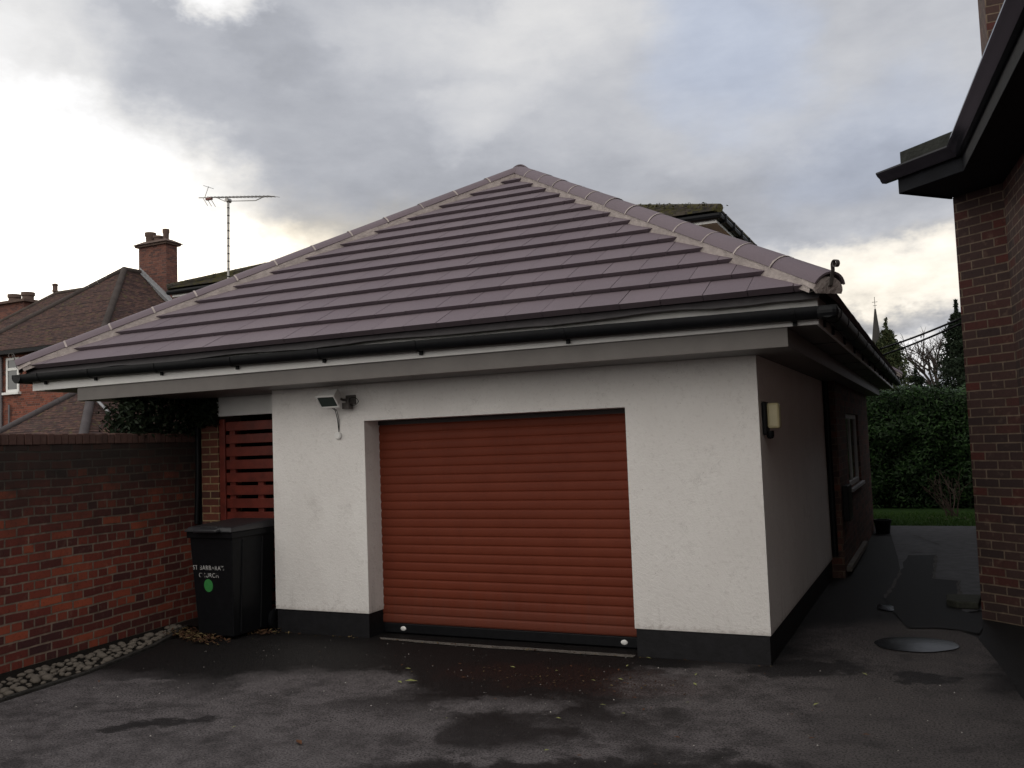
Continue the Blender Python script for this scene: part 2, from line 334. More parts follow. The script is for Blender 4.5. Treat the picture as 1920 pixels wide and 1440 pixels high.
# ------------------------------------------------------------------ mesh helper
class MB:
    def __init__(s): s.v = []; s.f = []
    def add(s, vs, fs):
        b = len(s.v); s.v += [Vector(v) for v in vs]; s.f += [[b + i for i in f] for f in fs]; return s
    def box(s, x0, x1, y0, y1, z0, z1, M_=None):
        vs = [Vector((x, y, z)) for z in (z0, z1) for x, y in ((x0, y0), (x1, y0), (x1, y1), (x0, y1))]
        if M_ is not None: vs = [M_ @ v for v in vs]
        return s.add(vs, [(3, 2, 1, 0), (4, 5, 6, 7), (0, 1, 5, 4), (1, 2, 6, 5), (2, 3, 7, 6), (3, 0, 4, 7)])
    def hexa(s, bot, top):
        n = len(bot)
        return s.add(list(bot) + list(top), [tuple(range(n))[::-1], tuple(range(n, 2 * n))] + [(i, (i + 1) % n, n + (i + 1) % n, n + i) for i in range(n)])
    def prism(s, poly, z0, z1): return s.hexa([(x, y, z0) for x, y in poly], [(x, y, z1) for x, y in poly])
    def tube(s, pts, r, n=8, cap=True, closed=False):
        pts = [Vector(p) for p in pts]; N = len(pts); rr = r if isinstance(r, (list, tuple)) else [r] * N
        b = len(s.v); up = None
        for i, p in enumerate(pts):
            t = (pts[min(i + 1, N - 1)] - pts[max(i - 1, 0)]).normalized()
            if up is None: up = Vector((0, 0, 1)) if abs(t.z) < .9 else Vector((1, 0, 0))
            a = t.cross(up).normalized(); c = a.cross(t).normalized(); up = c
            for k in range(n):
                th = 2 * math.pi * k / n; s.v.append(p + (a * math.cos(th) + c * math.sin(th)) * rr[i])
        for i in range(N - 1):
            for k in range(n):
                s.f.append([b + i * n + k, b + i * n + (k + 1) % n, b + (i + 1) * n + (k + 1) % n, b + (i + 1) * n + k])
        if cap: s.f.append([b + k for k in range(n)][::-1]); s.f.append([b + (N - 1) * n + k for k in range(n)])
        return s
    def sweep(s, prof, A, B, out, cap=True, closed=True):
        """prof: list of (outward, up) ; from A to B"""
        A, B, out = Vector(A), Vector(B), Vector(out); n = len(prof); b = len(s.v)
        for P in (A, B):
            for a, z in prof: s.v.append(P + out * a + Vector((0, 0, z)))
        for k in range(n if closed else n - 1): s.f.append([b + k, b + (k + 1) % n, b + n + (k + 1) % n, b + n + k])
        if cap and closed: s.f.append([b + k for k in range(n)]); s.f.append([b + n + k for k in range(n)][::-1])
        return s
    def lathe(s, prof, c, n=20):
        c = Vector(c); b = len(s.v); m_ = len(prof)
        for k in range(n):
            th = 2 * math.pi * k / n
            for r, z in prof: s.v.append(c + Vector((r * math.cos(th), r * math.sin(th), z)))
        for k in range(n):
            for i in range(m_ - 1):
                s.f.append([b + k * m_ + i, b + ((k + 1) % n) * m_ + i, b + ((k + 1) % n) * m_ + i + 1, b + k * m_ + i + 1])
        return s
    def build(s, name, m, parent=None, smooth=False, bevel=0, recalc=True, loc=None, angle=None):
        me = bpy.data.meshes.new(name); off = Vector(loc) if loc is not None else Vector((0, 0, 0))
        me.from_pydata([tuple(v - off) for v in s.v], [], s.f); me.update()
        if recalc:
            bm = bmesh.new(); bm.from_mesh(me); bmesh.ops.recalc_face_normals(bm, faces=bm.faces); bm.to_mesh(me); bm.free()
        uv = me.uv_layers.new(name='UVMap')
        for p in me.polygons:
            nr = p.normal
            if abs(nr.z) > .97: t = Vector((1, 0, 0)); q = Vector((0, 1, 0))
            else:
                t = Vector((-nr.y, nr.x, 0)).normalized(); q = nr.cross(t) if abs(nr.z) > .02 else Vector((0, 0, 1))
                if q.z < 0: q = -q
            for li in p.loop_indices:
                P = me.vertices[me.loops[li].vertex_index].co + off
                uv.data[li].uv = (P.dot(t), P.dot(q))
        me.materials.append(m)
        if smooth: me.polygons.foreach_set('use_smooth', [True] * len(me.polygons))
        ob = bpy.data.objects.new(name, me); COL.objects.link(ob); ob.location = off
        if smooth and angle: me.set_sharp_from_angle(angle=R(angle))
        if bevel:
            bv = ob.modifiers.new('bevel', 'BEVEL'); bv.width = bevel; bv.segments = 2; bv.limit_method = 'ANGLE'; bv.angle_limit = R(35)
        if parent is not None: par(ob, parent)
        return ob
def world_loc(o):
    v = Vector(o.location)
    while o.parent: o = o.parent; v += Vector(o.location)
    return v
def par(ob, parent):
    ob.location = Vector(ob.location) - world_loc(parent); ob.parent = parent
def tag(o, label=None, cat=None, group=None, kind=None):
    if label: o['label'] = label
    if cat: o['category'] = cat
    if group: o['group'] = group
    if kind: o['kind'] = kind
    return o
def thing(name, loc, label, cat, group=None):
    o = bpy.data.objects.new(name, None); o.empty_display_size = .2; COL.objects.link(o); o.location = loc; return tag(o, label, cat, group)

# ================================================================== SETTING
def sheet(name, poly, z, m, kind='structure'):
    o = MB().add([(x, y, z) for x, y in poly], [tuple(range(len(poly)))]).build(name, m, recalc=False)
    return tag(o, kind=kind)
sheet('ground', [(-400, -400), (400, -400), (400, 400), (-400, 400)], -.05, M['field'])
sheet('driveway', [(-5.0, -14), (3.2, -14), (2.4, -6), (1.62, -.9), (1.53, -.42), (1.47, .3), (1.34, 1.35), (1.22, 1.56), (1.0, 1.6), (.84, 1.62), (.84, 10.1), (-7, 10.1), (-7, 0), (-5.2, 0)], .0, M['tarmac'])
sheet('pavement', [(3.4, -14), (3.4, 10.1), (.83, 10.1), (.83, 1.5), (1.2, -14)], -.004, M['tarpatch'])
# path to the rear: slab paving with a darker tarmac patch let into it
sheet('path', [(.84, 1.9), (1.42, 2.5), (1.50, 4), (2.4, 6), (2.4, 10.1), (.3, 10.1), (.6, 6)], .004, M['paving'])
def ragged(pts, n=6, amp=.02, seed=1):
    out = []
    for i in range(len(pts)):
        a, b_ = Vector((*pts[i], 0)), Vector((*pts[(i + 1) % len(pts)], 0))
        for k in range(n):
            p = a.lerp(b_, k / n); q = mnoise.noise_vector(Vector((p.x * 3 + seed, p.y * 3, 1))) * amp * 2
            out.append((p.x + q.x, p.y + q.y))
    return out
patch_poly = [(.70, 6.2), (1.04, 6.3), (1.03, 4.25), (1.27, 4.15), (1.24, 2.4), (1.40, 2.1), (1.37, 1.45), (1.22, 1.56), (1.02, 1.60), (.84, 1.54), (.72, 2.1), (.60, 2.9), (.64, 3.7), (.68, 4.8)]
sheet('road_patch', ragged(patch_poly, 6, .02), .008, M['tarpatch'])
# pale worn edges of the patch
mb = MB()
def ribbon(mb, pts, wd, z, seed=0):
    pts = [Vector((*p, z)) for p in pts]; fine = []
    for a, b_ in zip(pts, pts[1:]):
        k = max(2, int((b_ - a).length / .06)); fine += [a.lerp(b_, i / k) for i in range(k)]
    fine.append(pts[-1]); vs = []; fs = []
    for i, p in enumerate(fine):
        t = (fine[min(i + 1, len(fine) - 1)] - fine[max(i - 1, 0)]).normalized(); nrm = Vector((-t.y, t.x, 0))
        ww = wd * (.25 + 1.1 * abs(mnoise.noise(Vector((p.x * 5 + seed, p.y * 5, seed)))) * 1.6); of = nrm * mnoise.noise(Vector((p.x * 4, p.y * 4, seed + 3))) * .03
        vs += [p + of + nrm * ww, p + of - nrm * ww]
    fs = [(2 * i, 2 * i + 1, 2 * i + 3, 2 * i + 2) for i in range(len(fine) - 1)]
    mb.add(vs, fs)
ribbon(mb, [(.60, 2.9), (.64, 3.7), (.68, 4.8)], .030, .012, 1)
ribbon(mb, [(1.04, 6.2), (1.03, 4.25), (1.27, 4.15), (1.25, 3.2), (1.40, 3.25)], .024, .012, 2)
ribbon(mb, [(.72, 8.6), (1.08, 7.4)], .016, .012, 3); ribbon(mb, [(.72, 6.5), (1.30, 6.6)], .012, .012, 5)
ribbon(mb, [(.84, 1.56), (1.1, 1.64), (1.34, 1.40)], .006, .012, 4)
tag(mb.build('path_joints', M['crack'], recalc=False), kind='structure')
def puddle(cx, cy, rx, ry, rot, seed, name='puddle', rag=.12, dip=.010):
    poly = []
    for k in range(40):
        th = 2 * math.pi * k / 40; q = 1 + rag * mnoise.noise(Vector((math.cos(th) * 1.5 + seed, math.sin(th) * 1.5, 0))) * 2
        x, y = math.cos(th) * rx * q, math.sin(th) * ry * q
        poly.append((cx + x * math.cos(rot) - y * math.sin(rot), cy + x * math.sin(rot) + y * math.cos(rot)))
    n = len(poly); vs = []; fs = []; R_ = 7
    for k in range(R_ + 1):
        t = k / R_; vs += [(cx + (x - cx) * t, cy + (y - cy) * t, .010 + dip * (1 - t * t)) for x, y in poly]
    for k in range(R_): fs += [(k * n + i, k * n + (i + 1) % n, (k + 1) * n + (i + 1) % n, (k + 1) * n + i) for i in range(n)]
    return tag(MB().add(vs, fs).build(name, M['water'], recalc=False, smooth=True), kind='structure')
puddle(.91, .93, .30, .25, R(15), 1, 'puddle', .03, .011); puddle(.63, 2.42, .07, .17, R(12), 5, 'puddle', .12, .006)
# door threshold
sheet('threshold', ragged([(-3.36, .03), (-1.03, .03), (-1.03, -.045), (-2.2, -.06), (-3.30, -.03)], 8, .012, 3), .005, M['concrete'])
lawn = sheet('lawn', [(-2, 10.1), (6, 10.1), (6, 16), (-2, 16)], -.005, M['grass'])
mb = MB()
for i in range(9000):
    x = random.uniform(-.4, 2.6); y = 10.12 + 2.6 * random.random() ** 1.3; a = random.uniform(0, 6.28); hh = random.uniform(.02, .06); d = Vector((math.cos(a), math.sin(a), 0)) * .006; ln = Vector((random.uniform(-.02, .02), random.uniform(-.02, .02), hh))
    p = Vector((x, y, -.01)); mb.add([p - d, p + d, p + ln], [(0, 1, 2)])
tag(mb.build('grass', leafmat('grass_blades', (.02, .05, .008), (.04, .09, .015), (.07, .13, .03)), recalc=False), 'short green lawn grass behind the side passage', 'grass', kind='stuff')

# ================================================================== GARAGE
W, XL, XR, ZT, ZP = 4.448, -3.423, -1.009, 1.895, .21
G = thing('garage', (-2.2, 3, 0), 'white rendered garage with purple tiled hip roof and red roller door', 'garage')
mb = MB(); th = .23
mb.box(-W, XL, 0, th, ZP, ZT); mb.box(XR, 0, 0, th, ZP, ZT); mb.box(-W, 0, 0, th, ZT, 2.225)
mb.box(-.23, 0, th, 4.15, ZP, 2.225); mb.box(-W, -W + .2, th, 10, ZP, 2.225)
walls = mb.build('rendered_wall', M['render'], G)
mb = MB(); q = .008
mb.box(-W + q, XL - q, q, th - q, -.03, ZP); mb.box(XR + q, -q, q, th, -.03, ZP); mb.box(-.22, -q, th, 4.15, -.03, ZP); mb.box(-W + q, -W + .19, th, 10, -.03, ZP)
mb.box(XL - .21, XL - q, th - q, .4, -.03, ZP)
mb.build('plinth', M['plinth'], G, bevel=.004)
mb = MB(); mb.box(-.15, .13, 4.152, 5.35, -.03, 2.225); mb.box(-.15, .13, 7.25, 9.2, -.03, 2.225); mb.box(-.15, .13, 5.35, 7.25, -.03, .93); mb.box(-.15, .13, 5.35, 7.25, 1.87, 2.225); mb.box(-W, .12, 9.2, 9.4, -.03, 2.225)
bw_ = mb.build('brick_wall', M['garage_brick'], G)
MB().box(.131, .19, 4.3, 6.9, .05, .11).build('brick_ledge', M['concrete'], bw_, bevel=.006)
# roller door: convex slats
D0 = .235
mb = MB(); pitch = .0765; z = .095; prof = []
while z < 2.0:
    for k in range(7):
        t = k / 6; prof.append((-(.005 * math.sin(math.pi * t) ** .7) if 0 < k < 6 else .003, z + pitch * (t * .94)))
    z += pitch
vs = []; fs = []
for x_ in (XL - .03, XR + .03):
    vs += [(x_, D0 + a, zz_) for a, zz_ in prof]
nP = len(prof); fs = [(i, i + 1, nP + i + 1, nP + i) for i in range(nP - 1)]
door = MB().add(vs, fs).build('roller_door', M['door'], G, recalc=False)
for p in door.data.polygons: p.use_smooth = False
rail = MB().box(XL + .01, XR - .01, D0 - .022, D0 + .02, .012, .094).build('bottom_rail', M['black'], door, bevel=.006)
for x_ in (-3.21, -1.17):
    p_ = MB(); vs = []
    pr = [(0, -.012), (.016, -.012), (.02, -.008), (.02, 0), (0, 0)]
    p_.lathe([(0.0001, .010), (.024, .010), (.030, .004), (.030, 0)], (0, 0, 0), 20)
    for i, v in enumerate(p_.v): p_.v[i] = Vector((x_ + v.x * .95, D0 - .022 - v.z * .7, .052 + v.y * .68))
    p_.build('door_lock_tag', M['white_paint'], door, smooth=True)
# inner return of the left jamb
MB().box(XL - .2, XL - .0, th, .42, ZP, 2.22).build('jamb', M['render'], G)
MB().box(XL - .1, XR + .1, D0 - .015, D0 + .2, ZT - .04, ZT - .002).build('door_head', simple('dark_head_box', (.02, .012, .012), .6), G)
MB().box(XL - .1, XR + .1, .5, .52, 0, 2.3).build('door_backing', M['black'], G)

# soffit, boxed eaves, fascia
FX0, FX1, FY0, FY1 = -7.08, .505, -.5, 10.45
ZF = 2.352
mb = MB(); mb.box(FX0 + .02, FX1 - .02, FY0 + .02, FY1 - .02, ZF + .004, ZF + .012); mb.build('soffit', M['soffit'], G)
mb = MB(); mb.box(-6.46, .30, -.478, -.002, 2.222, ZF + .002); mb.box(-6.46, -W - .002, -.002, .50, 2.222, ZF + .002); mb.box(.002, .30, -.002, FY1 - .5, 2.224, ZF + .002)
mb.box(-6.46, -6.0, .5, 9, 2.222, ZF + .002)
mb.build('boxed_eaves', M['soffit'], G, bevel=.003)
for y_ in (.9, 2.1, 3.3, 4.6, 6.0, 7.4, 8.8):
    MB().box(.302, FX1 - .022, y_, y_ + .008, ZF - .001, ZF + .003).build('soffit_joint', M['felt'], G)
fas = MB(); t = .02
fas.box(FX0, FX1, FY0, FY0 + t, ZF, 2.548); fas.box(FX1 - t, FX1, FY0 + t, FY1, ZF, 2.548); fas.box(FX0, FX0 + t, FY0 + t, FY1, ZF, 2.548); fas.box(FX0 + t, FX1 - t, FY1 - t, FY1, ZF, 2.548)
fas.build('fascia', M['upvc'], G, bevel=.004)
mb = MB(); mb.box(-5.474, -W - .002, .37, .415, 2.03, 2.222); mb.build('lintel_panel', M['upvc'], G, bevel=.003)
mb = MB(); mb.box(-5.72, -W - .01, 1.6, 1.62, 0, 2.3); mb.box(-5.765, -5.75, .73, 1.6, 0, 2.21); mb.build('passage_shade_panel', M['black'], G)  # black panels added to stand in for shade seen through the gate

# roof
EX0, EX1, EY0, EY1, EZ = -7.135, .56, -.555, 10.505, 2.565
HALF = (EX1 - EX0) / 2; PIT = R(31.5); TP = math.tan(PIT); NC = 14; GA = HALF / NC
roof = thing('roof', ((EX0 + EX1) / 2, 3.3, EZ), None, None); par(roof, G)
def clip(poly, a, b_, c):   # keep a*u+b*h<=c
    out = []
    for i in range(len(poly)):
        p, q = poly[i], poly[(i + 1) % len(poly)]; fp = a * p[0] + b_ * p[1] - c; fq = a * q[0] + b_ * q[1] - c
        if fp <= 0: out.append(p)
        if fp * fq < 0:
            t = fp / (fp - fq); out.append((p[0] + (q[0] - p[0]) * t, p[1] + (q[1] - p[1]) * t))
    return out
def roof_face(name, O, U, V, Lw, tw=.30):
    O, U, V = Vector(O), Vector(U), Vector(V); mb = MB()
    nrm = (Vector((0, 0, 1)) * math.cos(PIT) - V * math.sin(PIT))
    def P(u, h_, off): return O + U * u + V * h_ + Vector((0, 0, h_ * TP)) + nrm * off
    for k in range(NC):
        h0, h1 = k * GA, (k + 1) * GA + .01
        nT = int(Lw / tw) + 3; sh = (k % 2) * tw / 2
        for j in range(-1, nT):
            u0 = j * tw + sh + .0025; u1 = u0 + tw - .005
            poly = [(u0, h0), (u1, h0), (u1, h1), (u0, h1)]
            ins = .02
            poly = clip(poly, -1, 1, -ins); 
            if len(poly) > 2: poly = clip(poly, 1, 1, Lw - ins)
            if len(poly) > 2: poly = clip(poly, 0, 1, HALF)
            if len(poly) < 3: continue
            jit = random.uniform(-.0015, .0015)
            top = [P(u, h_, .050 - .037 * (h_ - h0) / GA + jit) for u, h_ in poly]; bot = [P(u, h_ + (.022 if h_ < h0 + .01 else 0), -.004) for u, h_ in poly]
            n = len(poly); mb.add(bot + top, [tuple(range(n, 2 * n))] + [(i, (i + 1) % n, n + (i + 1) % n, n + i) for i in range(n)])
    mb.build(name, M['tile'], roof)
roof_face('tiled_slope', (EX0, EY0, EZ), (1, 0, 0), (0, 1, 0), EX1 - EX0)
roof_face('tiled_slope', (EX1, EY0, EZ), (0, 1, 0), (-1, 0, 0), EY1 - EY0)
roof_face('tiled_slope', (EX0, EY1, EZ), (0, -1, 0), (1, 0, 0), EY1 - EY0)
roof_face('tiled_slope', (EX1, EY1, EZ), (-1, 0, 0), (0, -1, 0), EX1 - EX0)
A1 = Vector(((EX0 + EX1) / 2, EY0 + HALF, EZ + HALF * TP)); A2 = Vector((A1.x, EY1 - HALF, A1.z))
c4 = [Vector((EX0, EY0, EZ)), Vector((EX1, EY0, EZ)), Vector((EX1, EY1, EZ)), Vector((EX0, EY1, EZ))]; dz_ = Vector((0, 0, -.02))
MB().add([c + dz_ for c in c4] + [A1 + dz_, A2 + dz_], [(0, 1, 4), (1, 2, 5, 4), (2, 3, 5), (3, 0, 4, 5), (3, 2, 1, 0)]).build('underlay', M['felt'], roof)
def hip(A, B, seg=.45, ridge=False):
    A, B = Vector(A), Vector(B); d = (B - A).normalized(); side = Vector((d.y, -d.x, 0)).normalized(); n = side.cross(d).normalized(); Lh = (B - A).length
    N = round(Lh / seg); sl = Lh / N; RR = .128; tiles = MB(); joint = MB(); bed = MB()
    lift = -.022
    for i in range(N):
        s0, s1 = i * sl + (0 if i else -.04), (i + 1) * sl - .010
        jl = random.uniform(-.004, .004); js = random.uniform(-.004, .004)
        ring = []
        for s_, rr in ((s0, RR + .002), (s1, RR - .002)):
            for (rad, rev) in ((rr, False), (rr - .014, True)):
                ths = [R(-68 + 136 * k / 12) for k in range(13)]
                if rev: ths = ths[::-1]
                ring.append([A + d * s_ + side * (rad * math.sin(th) + js) + n * (rad * math.cos(th) + lift + jl) for th in ths])
        a = ring[0] + ring[1]; c = ring[2] + ring[3]; nn = len(a)
        tiles.add(a + c, [(k, (k + 1) % nn, nn + (k + 1) % nn, nn + k) for k in range(nn)] + [tuple(range(nn)), tuple(range(nn, 2 * nn))[::-1]])
        if i < N - 1:
            jj = []
            for s_ in (s1 - .004, s1 + .014):
                jj.append([A + d * s_ + side * ((RR + .004 + random.uniform(0, .003)) * math.sin(R(-70 + 140 * k / 12))) + n * ((RR + .004) * math.cos(R(-70 + 140 * k / 12)) + lift) for k in range(13)])
            joint.add(jj[0] + jj[1], [(k, k + 1, 14 + k, 13 + k) for k in range(12)])
    # mortar bedding either side
    m_ = 60
    for sgn in (-1, 1):
        rows = []
        for i in range(m_ + 1):
            s_ = Lh * i / m_ * .995; p = A + d * s_; wv = mnoise.noise(Vector((s_ * 3, sgn * 5, A.x))) * .008
            dp = .10 if s_ > .2 else .045
            rows.append([p + side * sgn * (.106 + wv) + n * .030, p + side * sgn * (.112 + wv) + n * .018, p + side * sgn * (.118 + wv * 2) + n * -dp, p + side * sgn * .05 + n * -.02])
        vs = [v for r_ in rows for v in r_]
        bed.add(vs, [(i * 4 + k, i * 4 + k + 1, i * 4 + 5 + k, i * 4 + 4 + k) for i in range(m_) for k in range(3)])
    hp = tiles.build('hip_tiles' if not ridge else 'ridge_tiles', M['tile'], roof, smooth=True, angle=40)
    bed.add(joint.v, joint.f).build('mortar_bed', M['mortar'], hp, recalc=False)
    if not ridge:   # rounded mortar end and scroll hip iron
        e = MB(); ths = [R(-80 + 160 * k / 12) for k in range(13)]
        f0 = [A + d * .09 + side * (RR * .98 * math.sin(t)) + n * (RR * .96 * math.cos(t) + lift) for t in ths]; f1 = [A + d * -.035 + side * (RR * .93 * math.sin(t)) + n * (RR * .78 * math.cos(t) + lift - .01) for t in ths]
        lo = [A + d * -.050 + side * (RR * .80 * math.sin(t)) + n * -.035 for t in ths]
        e.add(f0 + f1 + lo, [(k, k + 1, 14 + k, 13 + k) for k in range(12)] + [(13 + k, 14 + k, 27 + k, 26 + k) for k in range(12)] + [tuple(range(26, 39))]).build('mortar_end', M['mortar'], hp, smooth=True, angle=50)
        ir = MB(); hd = -Vector((d.x, d.y, 0)).normalized(); pts = [A + Vector((0, 0, -.03)), A + hd * .06 + Vector((0, 0, .0)), A + hd * .085 + Vector((0, 0, .09))]
        cc = A + hd * .085 + Vector((0, 0, .125)) + hd * .0
        for k in range(0, 15):
            th = R(180 + k * -30); rr = .030 - k * .0013
            pts.append(A + hd * (.085 + .030) + Vector((0, 0, .125)) + hd * rr * math.cos(th) + Vector((0, 0, rr * math.sin(th))))
        vs = []
        for i, p in enumerate(pts):
            s2 = side * .014; t_ = (pts[min(i + 1, len(pts) - 1)] - pts[max(i - 1, 0)]).normalized(); nn_ = t_.cross(side).normalized() * .0025
            vs += [p - s2 - nn_, p + s2 - nn_, p + s2 + nn_, p - s2 + nn_]
        ir.add(vs, [(4 * i + k, 4 * i + (k + 1) % 4, 4 * i + 4 + (k + 1) % 4, 4 * i + 4 + k) for i in range(len(pts) - 1) for k in range(4)]).build('hip_iron', M['rusty'], hp)
up_ = Vector((0, 0, .022))
hip(c4[0] + up_, A1 + up_); hip(c4[1] + up_, A1 + up_); hip(c4[2] + up_, A2 + up_); hip(c4[3] + up_, A2 + up_); hip(A1 + up_ * 1.2, A2 + up_ * 1.2, ridge=True)
# felt hanging out of the eaves
def felt(A, B, out):
    A, B, out = Vector(A), Vector(B), Vector(out); n = int((B - A).length / .06); vs = []; d = (B - A)
    for i in range(n + 1):
        p = A + d * (i / n); s_ = (p - A).length; wv = mnoise.noise(Vector((s_ * 1.3, A.x, 0))) * .018 + mnoise.noise(Vector((s_ * 5, A.x, 4))) * .004
        vs += [p, p + out * .055 + Vector((0, 0, -.012)), p + out * (.085 + wv * .6) + Vector((0, 0, -.040 + wv)), p + out * (.092 + wv * .6) + Vector((0, 0, -.046 + wv))]
    return MB().add(vs, [(4 * i + k, 4 * i + k + 1, 4 * i + 5 + k, 4 * i + 4 + k) for i in range(n) for k in range(3)])
felt((FX0, FY0 - .002, 2.556), (FX1 + .02, FY0 - .002, 2.556), (0, -1, 0)).build('eaves_felt', M['felt'], roof, recalc=False, smooth=True)
felt((FX1 + .002, FY0, 2.556), (FX1 + .002, FY1, 2.556), (1, 0, 0)).build('eaves_felt', M['felt'], roof, recalc=False, smooth=True)
# gutters
def gprof(w_=.056, d=.058, t=.003, extra=0):
    o_ = [(w_ - (w_ + extra) * math.cos(math.pi * k / 10), -(d + extra) * math.sin(math.pi * k / 10)) for k in range(11)]
    i_ = [(w_ - (w_ - t) * math.cos(math.pi * k / 10), -(d - t) * math.sin(math.pi * k / 10)) for k in range(11)][::-1]
    return [(0 - extra, .022)] + o_ + [(2 * w_ + extra, .022), (2 * w_ - t, .022)] + i_ + [(t, .022)]
def gutter(A, B, out, brk, ends=True):
    A, B, out = Vector(A), Vector(B), Vector(out)
    gt = MB().sweep(gprof(), A, B, out)
    if ends:
        for P_, sg in ((A, -1), (B, 1)):
            d = (B - A).normalized() * sg; pr = gprof()[1:13]
            gt.add([P_ + d * q_ + out * a + Vector((0, 0, z_)) for q_ in (-.004, .004) for a, z_ in pr], [tuple(range(12)), tuple(range(12, 24))[::-1]])
    gt = gt.build('gutter', M['black'], G, smooth=True, angle=35)
    d = (B - A)
    for t in brk:
        p = A + d * t; dn = d.normalized() * .014
        bk = MB().sweep(gprof(extra=.005), p - dn, p + dn, out)
        q_ = MB(); bk.add([p + dn * sx_ + out * a + Vector((0, 0, z_)) for sx_ in (-1, 1) for a, z_ in ((-.006, .03), (.004, .03), (.012, -.085), (-.006, -.085))], [(0, 1, 2, 3), (4, 5, 6, 7), (0, 1, 5, 4), (1, 2, 6, 5), (2, 3, 7, 6), (3, 0, 4, 7)])
        bk.build('gutter_bracket', M['black'], gt)
gutter((FX0 - .14, FY0 - .012, 2.495), (FX1 + .125, FY0 - .012, 2.434), (0, -1, 0), [.045, .135, .245, .36, .48, .60, .76, .965])
gutter((FX1 + .012, FY0 - .125, 2.434), (FX1 + .012, FY1, 2.455), (1, 0, 0), [.03, .08, .16, .25, .34, .43, .52, .61, .70, .80, .9])
gutter((FX0 - .012, FY0 - .125, 2.487), (FX0 - .012, FY1, 2.47), (-1, 0, 0), [.1, .5, .9])
# corner angle piece
MB().box(FX1 - .004, FX1 + .135, FY0 - .137, FY0 + .01, 2.372, 2.460).build('gutter_corner', M['black'], G, bevel=.035)

# side window
wn = MB(); X0w = .075; wy0, wy1, wz0, wz1 = 5.35, 7.25, .93, 1.87
def frame(mb, y0, y1, z0, z1, t, x0, x1):
    mb.box(x0, x1, y0, y0 + t, z0, z1); mb.box(x0, x1, y1 - t, y1, z0, z1); mb.box(x0, x1, y0 + t, y1 - t, z0, z0 + t); mb.box(x0, x1, y0 + t, y1 - t, z1 - t, z1)
frame(wn, wy0, wy1, wz0, wz1, .06, X0w, X0w + .025); wn.box(X0w, X0w + .022, 6.25, 6.31, wz0 + .06, wz1 - .06)
win = wn.build('window', simple('shaded_upvc', (.34, .34, .35), .5, .15, 6), G, bevel=.003)  # darker copy of the white uPVC: passage shade put into the frame colour
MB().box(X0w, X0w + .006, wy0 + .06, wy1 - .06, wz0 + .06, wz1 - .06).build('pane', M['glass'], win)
MB().box(.132, .175, wy0 - .05, wy1 + .05, wz0 - .045, wz0 - .003)  .build('sill', simple('shaded_sill', (.30, .30, .32), .6, .2, 6), win, bevel=.004)  # sill colour darkened for the passage shade as well
# downpipe and meter box at the change of wall
mb = MB(); mb.tube([(.04, 4.11, 2.22), (.04, 4.11, .25)], .032, 10); mb.build('downpipe', M['black'], G, smooth=True, angle=50)
MB().box(.132, .20, 4.3, 4.75, .62, 1.02).build('meter_box', M['black'], G, bevel=.01)

# ================================================================== lights on the garage
FL = thing('security_light', (-3.66, 0, 2.1), 'small white halogen security light with motion sensor above the garage door', 'light')
RM = Matrix.Translation((-3.665, -.17, 2.10)) @ Matrix.Rotation(R(4), 4, 'Z') @ Matrix.Rotation(R(42), 4, 'X')
mb = MB(); s_ = [(-.09, -.035, -.062), (.09, -.035, -.062), (.09, -.035, .062), (-.09, -.035, .062)]; bk = [(-.075, .07, -.03), (.075, .07, -.03), (.075, .07, .05), (-.075, .07, .05)]
mb.hexa([RM @ Vector(p) for p in s_], [RM @ Vector(p) for p in bk]); mb.box(-.098, .098, -.05, -.036, .054, .070, RM); mb.box(-.098, .098, -.05, -.036, -.070, -.054, RM)
mb.box(-.098, -.083, -.05, -.036, -.054, .054, RM); mb.box(.083, .098, -.05, -.036, -.054, .054, RM)
hs = mb.build('lamp_housing', M['white_paint'], FL, bevel=.004)
MB().box(-.083, .083, -.043, -.037, -.054, .054, RM).build('lamp_glass', M['lampglass'], hs)
for k in range(4): pass
mb = MB(); mb.tube([RM @ Vector((.0, .045, .0)), (-3.60, -.06, 2.09), (-3.56, -.012, 2.09)], .012, 8); mb.box(-3.60, -3.50, -.022, 0, 2.05, 2.13); mb.build('bracket', M['rusty'], FL, bevel=.003)
mb = MB(); mb.box(-3.585, -3.515, -.10, -.03, 2.005, 2.06); mb.tube([(-3.55, -.05, 2.10), (-3.55, -.06, 2.03)], .01, 8); mb.build('motion_sensor', M['rusty'], FL, bevel=.012)
mb = MB()
for off, rr in ((0, .0035), (.016, .003)):
    mb.tube([(-3.705 + off, -.14, 2.05), (-3.70 + off, -.04, 2.00), (-3.702 + off, -.008, 1.92), (-3.69, -.008, 1.80)], rr, 6)
for cx in (-3.80, -3.49):
    mb.tube([(cx + .035 * math.cos(R(a)), -.03 - .05 * math.sin(R(a / 2)), 2.07 + .038 * math.sin(R(a))) for a in range(0, 361, 30)], .003, 6)
mb.build('cable', M['black'], FL, smooth=True)
pj = MB().lathe([(.0001, .028), (.026, .028), (.033, .022), (.034, 0), (.0001, 0)], (0, 0, 0), 24)
pj.v = [Vector((-3.695 + v.x, -.0 - v.z, 1.775 + v.y)) for v in pj.v]; pj.build('junction_box', M['white_paint'], FL, smooth=True, angle=40)

WL = thing('wall_lamp', (0, .2, 1.75), 'black and cream wall lamp with sensor beneath it on the side wall by the corner', 'wall light')
MB().box(0, .035, .11, .235, 1.64, 1.885).build('back_plate', M['black'], WL, bevel=.01)
MB().box(.035, .125, .125, .22, 1.685, 1.875).build('lamp_shade', M['cream'], WL, bevel=.018)
sn = MB().lathe([(.0001, -.03), (.02, -.026), (.028, -.008), (.028, .03), (.0001, .03)], (.045, .172, 1.64), 16).build('motion_sensor', M['black'], WL, smooth=True, angle=40)

